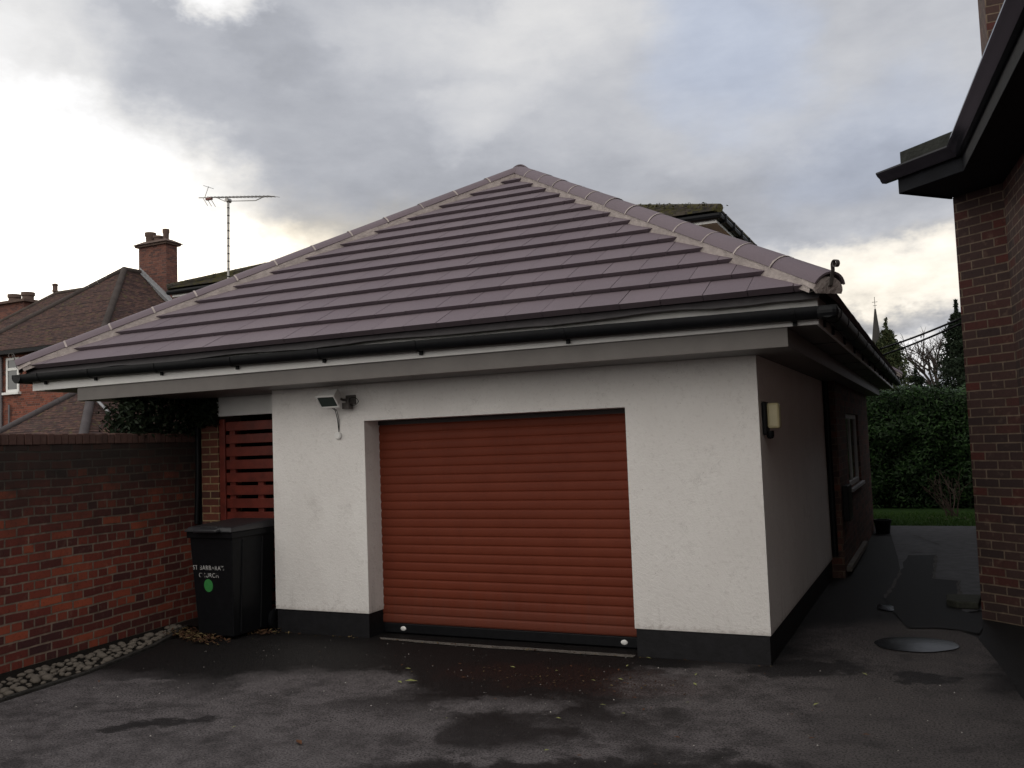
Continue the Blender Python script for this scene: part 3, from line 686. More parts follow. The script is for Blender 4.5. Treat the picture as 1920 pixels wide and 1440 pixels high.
# ================================================================== GARDEN WALL, PIER, GATE, BIN
gw = thing('garden_wall', (-5.6, -2, 0), 'old red brick garden wall with brick on edge coping left of the driveway', 'wall')
def wallx(y): return -5.735 - .097 * (y - .05)
Y0, Y1 = -7.0, 9.0
mb = MB(); mb.hexa([(wallx(Y0) - .22, Y0, -.05), (wallx(Y0), Y0, -.05), (wallx(.38), .38, -.05), (wallx(.38) - .22, .38, -.05)], [(wallx(Y0) - .22, Y0, 1.78), (wallx(Y0), Y0, 1.78), (wallx(.38), .38, 1.78), (wallx(.38) - .22, .38, 1.78)])
mb.box(-5.99, -5.768, .384, Y1, -.05, 1.78)
mb.build('brickwork', M['garden_brick'], gw)
mb = MB(); y = Y0
while y < 1.2:
    jx = random.uniform(-.006, .006); x = wallx(y) if y < .38 else -5.768; hz = 1.873 + random.uniform(-.006, .004)
    mb.box(x - .23 + jx, x + .006 + jx, y + .004, y + .0685, 1.782, hz); y += .0745
cp = mb.build('coping_bricks', brick('coping_brick', [(0, (.05, .035, .032)), (1, (.14, .06, .045))], (.1, .08, .07), dirt=.6, bw=5, bh=5), gw, bevel=.006)
MB().hexa([(wallx(Y0) - .21, Y0, 1.78), (wallx(Y0) - .006, Y0, 1.78), (-5.778, .38, 1.78), (-5.98, .38, 1.78)], [(wallx(Y0) - .21, Y0, 1.862), (wallx(Y0) - .006, Y0, 1.862), (-5.778, .38, 1.862), (-5.98, .38, 1.862)]).build('coping_mortar', M['kerb'], gw)
MB().box(-5.70, -5.475, .385, .72, -.05, 2.22).build('brick_pier', M['pier_brick'], gw)
mb = MB(); mb.tube([(-5.722, .355, 2.2), (-5.718, .35, 1.5), (-5.735, .34, .95)], .024, 8); mb.box(-5.762, -5.702, .386, .6, -.04, 2.2); mb.build('drain_pipe', M['black'], gw, smooth=True, angle=50)

gt = thing('slatted_gate', (-4.9, .27, 0), 'dark red gate of horizontal slats between the brick pier and the garage', 'gate')
mb = MB(); z = .06
while z < 1.98:
    mb.box(-5.44, -4.455, .42 + random.uniform(-.002, .002), .442, z, z + .094 + random.uniform(-.004, .004)); z += .130
mb.build('slats', M['red_wood'], gt, bevel=.003)
mb = MB(); mb.box(-5.472, -5.40, .395, .418, .02, 2.0); mb.build('gate_post', M['red_wood'], gt, bevel=.004)
mb = MB(); mb.box(-5.38, -5.31, .444, .48, .05, 1.9); mb.box(-5.02, -4.95, .444, .48, .05, 1.4)
mb.build('rear_rails', M['red_wood'], gt, bevel=.003)

bn = thing('wheelie_bin', (-4.78, -.15, 0), 'black wheelie bin with green round sticker and worn white lettering', 'wheelie bin')
bx0, bx1, by0, by1 = -5.05, -4.53, -.47, .12
def ring(i, z): return [(bx0 + i, by0 + i * 1.2, z), (bx1 - i, by0 + i * 1.2, z), (bx1 - i, by1 - i * .5, z), (bx0 + i, by1 - i * .5, z)]
mb = MB(); mb.hexa(ring(.055, .03), ring(.012, .90)); mb.hexa(ring(-.006, .90), ring(-.008, .955))
for k_ in (.14, .40): mb.hexa([(bx1 - .052, by0 + k_, .05), (bx1 - .040, by0 + k_ + .004, .05), (bx1 - .040, by0 + k_ + .02, .05), (bx1 - .052, by0 + k_ + .024, .05)], [(bx1 - .014, by0 + k_, .88), (bx1 - .004, by0 + k_ + .004, .88), (bx1 - .004, by0 + k_ + .02, .88), (bx1 - .014, by0 + k_ + .024, .88)])
body = mb.build('bin_body', M['black'], bn, bevel=.022)
mb = MB(); mb.hexa([(bx0 - .025, by0 - .035, .957), (bx1 + .025, by0 - .035, .957), (bx1 + .025, by1 + .02, .957), (bx0 - .025, by1 + .02, .957)],
                   [(bx0 + .01, by0 + .0, 1.0), (bx1 - .01, by0 + .0, 1.0), (bx1 - .01, by1, 1.03), (bx0 + .01, by1, 1.03)])
mb.box(bx0 + .16, bx1 - .16, by0 - .01, by0 + .06, .985, 1.008)
mb.hexa([(bx0 + .13, by0 - .075, .955), (bx1 - .13, by0 - .075, .955), (bx1 - .10, by0 - .03, .955), (bx0 + .10, by0 - .03, .955)], [(bx0 + .13, by0 - .07, .985), (bx1 - .13, by0 - .07, .985), (bx1 - .10, by0 - .03, .995), (bx0 + .10, by0 - .03, .995)])
lid = mb.build('lid', simple('bin_lid_plastic', (.016, .016, .019), .42, .2, 14), bn, bevel=.014)
MB().tube([(bx0 + .06, by1 + .05, .965), (bx1 - .06, by1 + .05, .965)], .014, 10).build('handle', M['black'], bn, smooth=True)
for x_ in (bx0 + .0, bx1 - .0):
    wv = MB().lathe([(.03, -.022), (.085, -.022), (.10, -.014), (.10, .014), (.085, .022), (.03, .022), (.03, -.022)], (0, 0, 0), 24)
    wv.v = [Vector((x_ + v.z, .10 + v.x, .10 + v.y)) for v in wv.v]; wv.build('wheel', M['black'], bn, smooth=True, angle=35)
stk = MB(); stk.add([(-4.845 + .052 * math.cos(R(a)), by0 + .0, .475 + .058 * math.sin(R(a))) for a in range(0, 360, 15)], [tuple(range(24))])
slope = (.055 - .012) * 1.2 / .87
def onface(x, z, o_=.003): return Vector((x, by0 + .012 * 1.2 + (.90 - z) * slope - o_, z))
stk.v = [onface(v.x, v.z) for v in stk.v]; stk.build('sticker', M['sticker'], bn, recalc=False)
def lettering(txt, x, z, size):
    cu = bpy.data.curves.new('lettering', 'FONT'); cu.body = txt; cu.size = size; cu.align_x = 'CENTER'; cu.extrude = .0004; cu.space_character = 1.15
    to = bpy.data.objects.new('lettering_tmp', cu); COL.objects.link(to); bpy.context.view_layer.update()
    me = bpy.data.meshes.new_from_object(to.evaluated_get(bpy.context.evaluated_depsgraph_get())); bpy.data.objects.remove(to)
    for v in me.vertices:
        p = onface(x + v.co.x * .92, z + v.co.y, .003 + v.co.z); v.co = p
    me.materials.clear(); me.materials.append(M['letters']); lo = bpy.data.objects.new('lettering', me); COL.objects.link(lo); par(lo, bn)
lettering("ST BARBARA'S", -4.835, .615, .056); lettering("CHURCH", -4.835, .548, .056)

# cobbled strip and edging
kp = [(-4.75, -3.6), (-4.80, -2.43), (-4.87, -1.7), (-5.02, -1.15), (-5.12, -.8), (-5.33, -.36), (-5.5, -.05)]
mb = MB()
for (a, b_) in zip(kp, kp[1:]):
    A_, B_ = Vector((*a, 0)), Vector((*b_, 0)); d = (B_ - A_).normalized(); n_ = Vector((-d.y, d.x, 0)) * .02
    mb.hexa([A_ - n_ - Vector((0, 0, .05)), A_ + n_ - Vector((0, 0, .05)), B_ + n_ - Vector((0, 0, .05)), B_ - n_ - Vector((0, 0, .05))], [A_ - n_ + Vector((0, 0, .025)), A_ + n_ + Vector((0, 0, .025)), B_ + n_ + Vector((0, 0, .022)), B_ - n_ + Vector((0, 0, .022))])
tag(mb.build('edging_kerb', M['kerb'], bevel=.006), kind='structure')
sheet('gravel_bed', [(wallx(-7) - .1, -7), (-4.72, -7)] + kp + [(-5.8, .02)], .006, M['soil'])
def kerbx(y):
    for (a, b_) in zip(kp, kp[1:]):
        if a[1] <= y <= b_[1]: t = (y - a[1]) / (b_[1] - a[1]); return a[0] + (b_[0] - a[0]) * t
    return kp[0][0]
cobs = []
for k in range(6):
    bm = bmesh.new(); bmesh.ops.create_icosphere(bm, subdivisions=2, radius=1)
    for v in bm.verts:
        q_ = 1 + .28 * mnoise.noise(v.co * 1.1 + Vector((k * 7, 0, 0))); v.co = Vector((v.co.x * q_, v.co.y * q_ * .75, v.co.z * q_ * .5))
    me = bpy.data.meshes.new('cobblestone'); bm.to_mesh(me); bm.free(); me.materials.append(M['cobble'])
    me.polygons.foreach_set('use_smooth', [True] * len(me.polygons)); cobs.append(me)
placed = []
tries = 0
while len(placed) < 190 and tries < 6000:
    tries += 1
    y = random.uniform(-3.0, -.1); xa = wallx(y) + .20; xb = kerbx(y) - .05
    if xb - xa < .05: xa = xb - .12
    x = random.uniform(xa, xb); r_ = random.choice([.022, .03, .036, .042, .05])
    if any((x - a) ** 2 + (y - b_) ** 2 < ((r_ + c_) * .88) ** 2 for a, b_, c_ in placed): continue
    placed.append((x, y, r_)); o = bpy.data.objects.new('cobblestone', random.choice(cobs)); COL.objects.link(o)
    o.location = (x, y, .008 + r_ * .25); o.scale = (r_, r_, r_); o.rotation_euler = (random.uniform(-.2, .2), random.uniform(-.2, .2), random.uniform(0, 6.28))
    tag(o, 'small pale rounded stone set in the border at the foot of the brick garden wall', 'stone', 'cobbles along the foot of the garden wall')

# leaf litter
def leaf(mb, p, s, flat=.25):
    a = random.uniform(0, 6.28); t = Vector((math.cos(a), math.sin(a), random.uniform(-flat, flat))).normalized(); n = Vector((random.uniform(-flat, flat), random.uniform(-flat, flat), 1)).normalized(); b_ = n.cross(t).normalized(); n = t.cross(b_)
    p = Vector(p); mb.add([p - t * s, p + b_ * s * .42 + n * s * .14, p + t * s * .1 + n * s * .02, p - b_ * s * .42 + n * s * .14, p + t * s], [(0, 1, 2), (0, 2, 3), (1, 4, 2), (3, 2, 4)])
mb = MB()
for i in range(420):
    t = random.random(); x = -5.28 + .6 * t + random.gauss(0, .07); y = -.34 - .22 * t + random.gauss(0, .07); leaf(mb, (x, y, .012 + random.random() * .035), random.uniform(.012, .032), .6)
for i in range(140): leaf(mb, (random.gauss(-4.55, .12), random.gauss(-.12, .05), .012 + random.random() * .02), random.uniform(.01, .028), .6)
for i in range(160): leaf(mb, (random.gauss(-1.3, .5), random.gauss(-.8, .14), .008), random.uniform(.006, .016), .3)
for i in range(90): leaf(mb, (random.uniform(-4.4, 0), random.gauss(-.05, .015), .01), random.uniform(.006, .016), .5)
tag(mb.build('leaf_litter', M['litter'], recalc=False), 'brown leaf litter gathered by the bin and along the garage base', 'leaf litter', kind='stuff')
lm = []
for k, mm_ in enumerate(('freshleaf', 'brownleaf', 'freshleaf', 'brownleaf')):
    q_ = MB(); random.seed(40 + k); leaf(q_, (0, 0, 0), 1, .2); ob = q_.build('fallen_leaf', M[mm_], recalc=False); lm.append(ob.data); bpy.data.objects.remove(ob)
random.seed(11)
spots = [(757, 1270, 0), (590, 1390, 1)]
for i in range(60):
    x = random.uniform(-4.6, 1.2); y = -3.0 + 2.95 * random.random() ** .8; s_ = random.uniform(.008, .024)
    if i < 25: x = random.gauss(-1.4, .9); y = random.gauss(-.9, .4)
    kk = random.randrange(4); green = kk in (0, 2)
    if i == 0: x, y, s_, kk, green = -2.28, -1.17, .05, 0, True
    if i == 1: x, y, s_, kk, green = -2.2, -2.5, .04, 1, False
    if y > -.03 and -4.5 < x < .02: y = -.1
    o = bpy.data.objects.new('fallen_leaf', lm[kk]); COL.objects.link(o); o.location = (x, y, .014); o.scale = (s_,) * 3; o.rotation_euler = (0, 0, random.uniform(0, 6.28))
    tag(o, 'tiny pale green fallen leaf on the wet tarmac' if green else 'tiny brown fallen leaf on the wet tarmac', 'leaf', 'pale green fallen leaves on the driveway' if green else 'brown fallen leaves on the driveway')

mb = MB()
for i in range(420):
    x = random.uniform(-4.6, 1.3); y = random.uniform(-3.4, -.05); r_ = random.choice([.0025, .003, .004, .006])
    a = random.uniform(0, 6); pts = [(x + r_ * math.cos(a + k * 1.57 + random.uniform(-.4, .4)), y + r_ * math.sin(a + k * 1.57), .001) for k in range(4)]
    mb.add(pts + [(x, y, r_ * 1.1)], [(0, 1, 4), (1, 2, 4), (2, 3, 4), (3, 0, 4)])
tag(mb.build('grit', leafmat('pale_grit', (.08, .075, .07), (.18, .17, .16), (.5, .48, .45), .9), recalc=False), 'pale grit scattered over the tarmac', 'grit', kind='stuff')

# ivy on the wall
iv = thing('ivy', (-5.9, .2, 1.8), 'dark ivy sprawling over the garden wall under the garage eaves', 'ivy')
mb = MB()
for i in range(6500):
    x = random.gauss(-5.88, .12); y = random.uniform(-.52, 1.1); top = 2.26 if y > -.4 else 2.0 + (y + .66) * .8
    zz_ = random.uniform(1.84, top)
    if random.random() < .16: y = random.gauss(.34, .025); x = random.uniform(-5.76, -5.45); zz_ = random.uniform(1.98, 2.2) + random.gauss(0, .03)
    leaf(mb, (x, y, zz_), random.uniform(.022, .042), 1.2)
mb.build('foliage', M['ivy'], iv, recalc=False)
mb = MB()
for k in range(10):
    y = random.uniform(-.5, 1.2); mb.tube([(-5.85, y, 1.86), (-5.9 + random.uniform(-.1, .1), y + random.uniform(-.2, .2), 2.0), (-5.85, y + random.uniform(-.3, .3), 2.15)], .006, 5)
mb.build('stem', M['bark'], iv)

# ================================================================== HOUSE ON THE RIGHT
H = thing('house', (4, -2, 0), 'dark brick house close at the right edge with black gutter and deep eaves', 'house')
dB = Vector((.0993, -.995, 0)); Pc = Vector((1.41, 2.12, 0)); Ic = Vector((1.782, 1.816, 0)); Bend = Ic + dB * 11
poly = [(Pc.x, Pc.y), (Ic.x, Ic.y), (Bend.x, Bend.y), (9, Bend.y), (9, 10), (2.05, 10), (2.05, 2.9)]
MB().prism(poly[::-1], -.05, 3.668).build('wall', M['house_brick'], H)
# eaves
E0, E1 = Vector((1.0, 1.65, 0)), Vector((1.49, 1.2, 0)); E2 = E1 + dB * 11
Pi = Vector((1.44, 2.15, 0))
so = [(E0.x, E0.y), (E1.x, E1.y), (E2.x, E2.y), (5, E2.y), (5, 10), (1.75, 10), (1.6, 2.6), (Pi.x, Pi.y)]
MB().prism(so[::-1], 3.67, 3.69).build('soffit', M['dark_fascia'], H)
nA = Vector((E1.y - E0.y, -(E1.x - E0.x), 0)).normalized(); nA = nA if nA.dot(Vector((-1, -1, 0))) > 0 else -nA
nB = Vector((-.995, -.0993, 0))
def band(mb, A, B, nrm, a0, a1, z0, z1, jA=0, jB=0):
    A, B = Vector(A), Vector(B); d = (B - A).normalized()
    p = [A + nrm * a0, A + nrm * a1 - d * jA, B + nrm * a1 + d * jB, B + nrm * a0]
    mb.hexa([q + Vector((0, 0, z0)) for q in p], [q + Vector((0, 0, z1)) for q in p])
ang = math.acos(max(-1, min(1, nA.dot(nB)))) / 2; mit = math.tan(ang)
mb = MB(); band(mb, E0, E1, nA, 0, .02, 3.655, 3.80, 0, -.02 * mit); band(mb, E1, E2, nB, 0, .02, 3.655, 3.80, -.02 * mit, 0)
fa = Vector((Pi.x - E0.x, Pi.y - E0.y, 0)).normalized(); nn = Vector((fa.y, -fa.x, 0)); nn = nn if nn.x < 0 else -nn
band(mb, E0, E0 + fa * .62, nn, 0, .018, 3.655, 3.86)
mb.build('fascia', M['dark_fascia'], H, bevel=.004)
og = [(.0, .0), (.045, -.002), (.060, .012), (.072, .035), (.098, .055), (.112, .075), (.112, .088), (.106, .088), (.100, .07), (.066, .045), (.052, .018), (.040, .006), (.004, .006), (.004, .08), (.0, .08)]
mb = MB()
def ogee(A, B, nrm, jA, jB):
    A, B = Vector(A), Vector(B); d = (B - A).normalized(); b_ = len(mb.v); n = len(og)
    for P_, sg, j in ((A, -1, jA), (B, 1, jB)):
        for a, z_ in og: mb.v.append(P_ + nrm * (a + .02) + d * sg * a * j + Vector((0, 0, 3.775 + z_)))
    for k in range(n): mb.f.append([b_ + k, b_ + (k + 1) % n, b_ + n + (k + 1) % n, b_ + n + k])
    mb.f.append([b_ + k for k in range(n)]); mb.f.append([b_ + n + k for k in range(n)][::-1])
ogee(E0 - (E1 - E0).normalized() * .13, E1, nA, 0, -mit); ogee(E1, E2, nB, -mit, 0)
gtH = mb.build('gutter', simple('glossy_black_gutter', (.012, .012, .016), .16, .2, 10), H, smooth=True, angle=25)
mb = MB(); band(mb, E0, E1, nA, -.5, -.02, 3.80, 4.02); mb.box(1.5, 2.2, .8, 2.0, 3.80, 4.0)
rf = mb.build('roof_edge', simple('lichened_roof_edge', (.028, .030, .027), .9, .3, 9, bmp=.01, bscale=40, spec=.2), H, bevel=.006)
mb = MB(); u0 = E1 + Vector((-.01, .1, 3.84)); u1 = E2 + Vector((-.01, 0, 3.84)); mb.add([u0, u1, u1 + Vector((6, 0, 3.4)), u0 + Vector((6, 0, 3.4)), u0 + Vector((6, 0, -.02)), u1 + Vector((6, 0, -.02)), ], [(0, 1, 2, 3), (0, 3, 4), (1, 5, 2), (0, 4, 5, 1)]); mb.build('roof', M['clay'], H)
MB().box(1.795, 2.9, 2.5, 3.4, 3.66, 9.5).build('chimney', M['house_brick'], H)
st_ = MB().prism([(1.14, 2.9), (1.14, 2.62), (1.22, 2.52), (1.40, 2.5), (1.44, 2.95)], 0.006, .07).build('doorstep', simple('mossy_step', (.035, .037, .028), .9, .3, 12, bmp=.01), H, bevel=.012)

# cables between the garage and the house
cg = 'twin cables between garage and house'
for k, (a, b_, lb) in enumerate((((.63, 4.5, 2.575), (1.415, 2.16, 2.60), 'upper of two black cables strung from the garage eaves to the house'), ((.63, 5.0, 2.54), (1.415, 2.16, 2.555), 'lower of two black cables strung from the garage eaves to the house'))):
    A_, B_ = Vector(a), Vector(b_); pts = [A_.lerp(B_, i / 16) - Vector((0, 0, .012 * math.sin(math.pi * i / 16))) for i in range(17)]
    mb = MB().tube(pts, .0105, 8)
    for i in (5, 9): mb.tube([pts[i], pts[i] - Vector((0, 0, .03))], .006, 6)
    tag(mb.build('cable', M['black'], smooth=True), lb, 'cable', cg)

# small pot by the brick corner
pt = MB().lathe([(.0001, .02), (.07, .02), (.10, .0), (.12, .18), (.135, .2), (.135, .24), (.11, .24), (.10, .2), (.0001, .2)], (.28, 8.9, -.02), 20).build('plant_pot', M['black'], smooth=True, angle=40)
tag(pt, 'small dark round pot on the ground by the far corner of the garage', 'plant pot')

# ================================================================== VEGETATION BEHIND
def lleaf(mb, p, s, n):
    n = n.normalized(); t = n.orthogonal().normalized(); t = Matrix.Rotation(random.uniform(0, 6.28), 3, n) @ t; b_ = n.cross(t); p = Vector(p)
    mb.add([p - t * s, p + b_ * s * .38 + n * s * .10, p + t * s, p - b_ * s * .38 + n * s * .10], [(0, 1, 2), (0, 2, 3)])
hd_ = thing('hedge', (1.5, 13.6, 0), 'tall dark green laurel hedge behind the side passage', 'hedge')
mb = MB()
for i in range(26000):
    x = random.uniform(-2.2, 4.4); bul = mnoise.noise(Vector((x * 1.3, 0, 5))) * .25
    hh = 2.40 + .16 * mnoise.noise(Vector((x * 1.7, 1, 1))) + .08 * mnoise.noise(Vector((x * 6, 1, 1)))
    if random.random() < .22:
        y = random.uniform(12.9, 14.6); z_ = hh + random.gauss(0, .05); n_ = Vector((random.gauss(0, .5), random.gauss(-.2, .5), 1))
    else:
        z_ = hh * random.random() ** .8; lump = mnoise.noise(Vector((x * 2.2, z_ * 2.2, 3))); y = 12.95 + lump * .22 + bul + random.random() ** 2 * .35 + .75 * (1 - z_ / hh) ** 1.3; n_ = Vector((random.gauss(0, .6), -1, random.gauss(.5, .6)))
    lleaf(mb, (x, y, z_), random.uniform(.035, .062), n_)
mb.build('foliage', M['laurel'], hd_, recalc=False)
mb = MB(); mb.hexa([(-2.2, 13.9, 0), (4.4, 13.9, 0), (4.4, 14.6, 0), (-2.2, 14.6, 0)], [(-2.2, 13.35, 2.25), (4.4, 13.35, 2.25), (4.4, 14.4, 2.25), (-2.2, 14.4, 2.25)]);  # solid dark core block stands in for shade between the leaves
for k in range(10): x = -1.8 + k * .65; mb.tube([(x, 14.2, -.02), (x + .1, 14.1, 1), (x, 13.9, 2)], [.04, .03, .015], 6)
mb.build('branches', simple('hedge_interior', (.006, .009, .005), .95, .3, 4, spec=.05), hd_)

def branchy(mb, p, d, ln, r, depth, spread=.6, up=.12, lo=3):
    n = 4; pts = [p]; rr = [r]
    for i in range(n):
        d = (d + Vector((random.gauss(0, .12), random.gauss(0, .12), random.gauss(0, .08) + up * .3))).normalized(); p = p + d * ln / n; pts.append(p); rr.append(r * (1 - .4 * (i + 1) / n))
    mb.tube(pts, rr, 6 if r > .03 else 4, cap=False)
    if depth == 0: return
    for k in range(random.randint(lo, lo + 1)):
        q = pts[random.randint(1, n)] if k else pts[-1]; ax = Vector((random.gauss(0, 1), random.gauss(0, 1), random.gauss(0, .6))).normalized()
        nd = (d + ax * spread + Vector((0, 0, up))).normalized(); branchy(mb, q, nd, ln * random.uniform(.55, .8), r * .55, depth - 1, spread, up, lo)
random.seed(5)
bt = thing('bare_tree', (1.3, 38, 0), 'leafless tree in silhouette between the two conifers', 'tree')
mb = MB(); branchy(mb, Vector((1.3, 38, -.1)), Vector((0, 0, 1)), 3.2, .16, 0)
for k in range(4): branchy(mb, Vector((1.3 + random.gauss(0, .05), 38, 3.0)), Vector((random.uniform(-.7, .6), random.uniform(-.4, .4), .9)), 1.25, .085, 4, .75, .10)
mb.build('branches', M['bark'], bt, recalc=False)
random.seed(9)
sb = thing('bare_shrub', (1.35, 11.9, 0), 'leafless twiggy shrub on the lawn in front of the hedge', 'shrub')
mb = MB()
for k in range(9): branchy(mb, Vector((1.35 + random.gauss(0, .06), 11.9, -.02)), Vector((random.gauss(-.1, .6), random.gauss(0, .3), .9)), .42, .014, 2, .55, .1, 2)
mb.build('branches', M['twig'], sb, recalc=False)
mb = MB()
for i in range(60): leaf(mb, (random.gauss(1.4, .3), random.gauss(11.5, .15), .01), random.uniform(.015, .035), .4)
tag(mb.build('cut_twigs', leafmat('wood_chips', (.10, .08, .06), (.16, .13, .10), (.22, .19, .15), .9), recalc=False), 'pale chippings scattered under the bare shrub', 'wood chips', kind='stuff')

def conifer(name, x, y, hgt, rad, m_, n, label, taper=.8, low=.1, seed=1, sz=.09, group=None):
    random.seed(seed); t = thing(name, (x, y, 0), label, 'tree', group); mb = MB()
    MB().tube([(x, y, -.05), (x, y, hgt * .92)], [rad * .12, .01], 8).build('trunk', M['bark'], t)
    boughs = []
    for k in range(int(n / 60)):
        f_ = low + (1 - low) * random.random() ** .85; a = random.uniform(0, 6.28); r_ = (rad * (1 - f_) ** taper + .05) * random.uniform(.5, 1.25)
        boughs.append((f_, a, r_))
    for f_, a, r_ in boughs:
        tip = Vector((x + math.cos(a) * r_, y + math.sin(a) * r_, hgt * f_ * .96 + r_ * .22)); root = Vector((x, y, hgt * f_ - r_ * .15))
        for j in range(60):
            q = root.lerp(tip, .25 + .8 * random.random() ** .6); s2 = .035 + r_ * .15
            q += Vector((random.gauss(0, s2), random.gauss(0, s2), random.gauss(0, s2 * .8)))
            if q.z > hgt * .95: q = Vector((x + (q.x - x) * .35, y + (q.y - y) * .35, hgt * (.90 + .13 * random.random() ** 2)))
            lleaf(mb, q, sz * random.uniform(.6, 1.2), Vector((random.gauss(0, 1), random.gauss(0, 1), random.gauss(.4, .8))))
    mb.build('foliage', m_, t, recalc=False)
conifer('conifer', -.10, 24, 5.0, 1.5, M['conifer'], 15000, 'loose olive conifer nearest the garage gutter, in front of the church spire', .95, .12, 3, .07)
conifer('conifer', 1.95, 26, 5.6, 1.45, M['darkcon'], 20000, 'dark narrow conifer beside the wall of the brick house', .95, .1, 8, .07)
conifer('conifer', .60, 27.5, 3.6, .7, M['darkcon'], 7000, 'low dark evergreen rising just above the hedge by the gutter end', .6, .1, 12, .07)

# church spire
sp_ = thing('church_spire', (-7.5, 160, 0), 'distant pointed church spire with cross above the conifer', 'spire')
mb = MB(); n = 8
vs = [(-7.45 + 1.25 * math.cos(R(22.5 + 45 * k)), 160 + 1.25 * math.sin(R(22.5 + 45 * k)), 13) for k in range(8)] + [(-7.3 + .14 * math.cos(R(22.5 + 45 * k)), 160 + .10 * math.sin(R(22.5 + 45 * k)), 22.4) for k in range(8)]
mb.add(vs, [(k, (k + 1) % 8, 8 + (k + 1) % 8, 8 + k) for k in range(8)] + [tuple(range(8, 16))]); mb.build('spire', M['stone'], sp_)
MB().box(-9.4, -5.5, 158, 162, -.05, 13).build('tower', M['stone'], sp_)
mb = MB(); mb.tube([(-7.3, 160, 22.3), (-7.3, 160, 24.5)], .05, 6); mb.tube([(-7.75, 160, 23.6), (-6.85, 160, 23.6)], .045, 6); mb.tube([(-7.6, 160, 23.0), (-7.0, 160, 23.0)], .04, 6); mb.build('cross', M['rusty'], sp_)

# ================================================================== REAR BUILDING
RB = thing('rear_house', (-11, 20, 0), 'brick house with low mossy tiled roof behind the garage', 'house')
rx0, rx1, ry0, ry1, rz = -19.75, -2.97, 13.5, 26, 6.72
mb = MB(); mb.box(rx0 + .6, rx1 - .6, ry0 + .6, ry1 - .6, -.05, 6.46); mb.build('wall', M['yellow_brick'], RB)
tR = math.tan(R(20)); hf = (ry1 - ry0) / 2; zr = rz + .02 + hf * tR
b4 = [Vector((rx0, ry0, rz)), Vector((rx1, ry0, rz)), Vector((rx1, ry1, rz)), Vector((rx0, ry1, rz))]; r2 = [Vector((rx0 + hf, ry0 + hf, zr)), Vector((rx1 - hf, ry0 + hf, zr))]
# stepped tile courses
def stepped(mb, a, b_, c, d, n, t=.05):
    for k in range(n):
        f0, f1 = k / n, (k + 1) / n; p0, p1, p2, p3 = a.lerp(d, f0), b_.lerp(c, f0), b_.lerp(c, f1), a.lerp(d, f1); up = Vector((0, 0, t))
        mb.add([p0, p1, p2, p3, p0 + up, p1 + up, p2 + up * .1, p3 + up * .1], [(4, 5, 6, 7), (0, 1, 5, 4), (0, 4, 7, 3), (1, 2, 6, 5)])
mb = MB(); stepped(mb, b4[0], b4[1], r2[1], r2[0], 20); stepped(mb, b4[1], b4[2], r2[1], r2[1] + Vector((0, .001, 0)), 20); stepped(mb, b4[2], b4[3], r2[0], r2[1], 20); stepped(mb, b4[3], b4[0], r2[0], r2[0] + Vector((0, .001, 0)), 20)
rfb = mb.build('roof', M['mossy'], RB)
mb = MB()
random.seed(3)
for A_, B_ in ((b4[0], r2[0]), (b4[1], r2[1])):
    for i in range(26):
        p = A_.lerp(B_, i / 26) + Vector((0, 0, .04)); q = A_.lerp(B_, (i + .998) / 26) + Vector((0, 0, .04)); mb.tube([p, q], .10, 10)
mb.build('hip_tiles', M['mossy'], rfb, smooth=True, angle=50)
mm_ = MB()
for i in range(1500):
    if random.random() < .5: t = random.random(); p = b4[0].lerp(r2[0], t * .7) + Vector((random.gauss(0, .12), random.gauss(0, .12), .09))
    else: t = random.uniform(.05, 1); p = b4[1].lerp(r2[1], t * .5) + Vector((random.gauss(0, .12), random.gauss(0, .12), .08))
    leaf(mm_, p, random.uniform(.02, .045), .8)
mm_.build('moss', leafmat('moss', (.03, .035, .01), (.07, .065, .02), (.12, .10, .04), .9), rfb, recalc=False)
mb = MB(); ov = .25
mb.box(rx0 + .1, rx1 - .1, ry0 + .10, ry0 + .13, 6.46, 6.62); mb.box(rx1 - .13, rx1 - .10, ry0 + .13, ry1, 6.46, 6.62); mb.box(rx0 + .1, rx0 + .13, ry0 + .13, ry1, 6.46, 6.62)
mb.box(rx0 + .13, rx1 - .13, ry0 + .13, ry1, 6.462, 6.48)
mb.build('fascia', M['upvc'], RB)
mb = MB(); mb.tube([(rx0, ry0 + .03, 6.60), (rx1, ry0 + .03, 6.60)], .075, 8); mb.tube([(rx1 - .03, ry0, 6.60), (rx1 - .03, ry1, 6.60)], .075, 8)
for k in range(12): mb.box(rx1 - .13, rx1 + .07, ry0 + .4 + k * .95, ry0 + .45 + k * .95, 6.5, 6.70)
mb.build('gutter', M['black'], RB, smooth=True, angle=40)
for k in range(3):
    MB().box(-16 + k * 5, -14.4 + k * 5, ry0 + .57, ry0 + .6, 4.4, 5.6).build('window', M['upvc'], RB)

# aerial
AE = thing('tv_aerial', (-16.4, 12.6, 5.5), 'long television aerial on a banded mast above the left roof slope', 'aerial')
mb = MB(); mb.tube([(-16.44, 12.5, 5.0), (-16.37, 12.5, 8.70)], .034, 10); mast = mb.build('mast', M['steel'], AE, smooth=True, angle=50)
mb = MB()
for k in range(13): z_ = 5.9 + k * .215; mb.tube([(-16.42 + k * .004, 12.5, z_), (-16.42 + k * .004, 12.5, z_ + .03)], .038, 10)
mb.build('cable_tape', M['black'], mast)
lft, rgt = Vector((-17.45, 12.5, 8.95)), Vector((-14.74, 12.5, 8.58))
mb = MB(); mb.tube([lft, rgt], .014, 6)
for k in range(17):
    p = lft.lerp(rgt, .20 + k * .049); mb.tube([p - Vector((.09, .16, -.0)), p + Vector((.09, .16, 0))], .007, 5)
bm_ = mb.build('boom', M['steel'], AE)
mb = MB(); q0 = lft.lerp(rgt, .08)
mb.tube([q0, q0 + Vector((.15, 0, .30))], .009, 5)
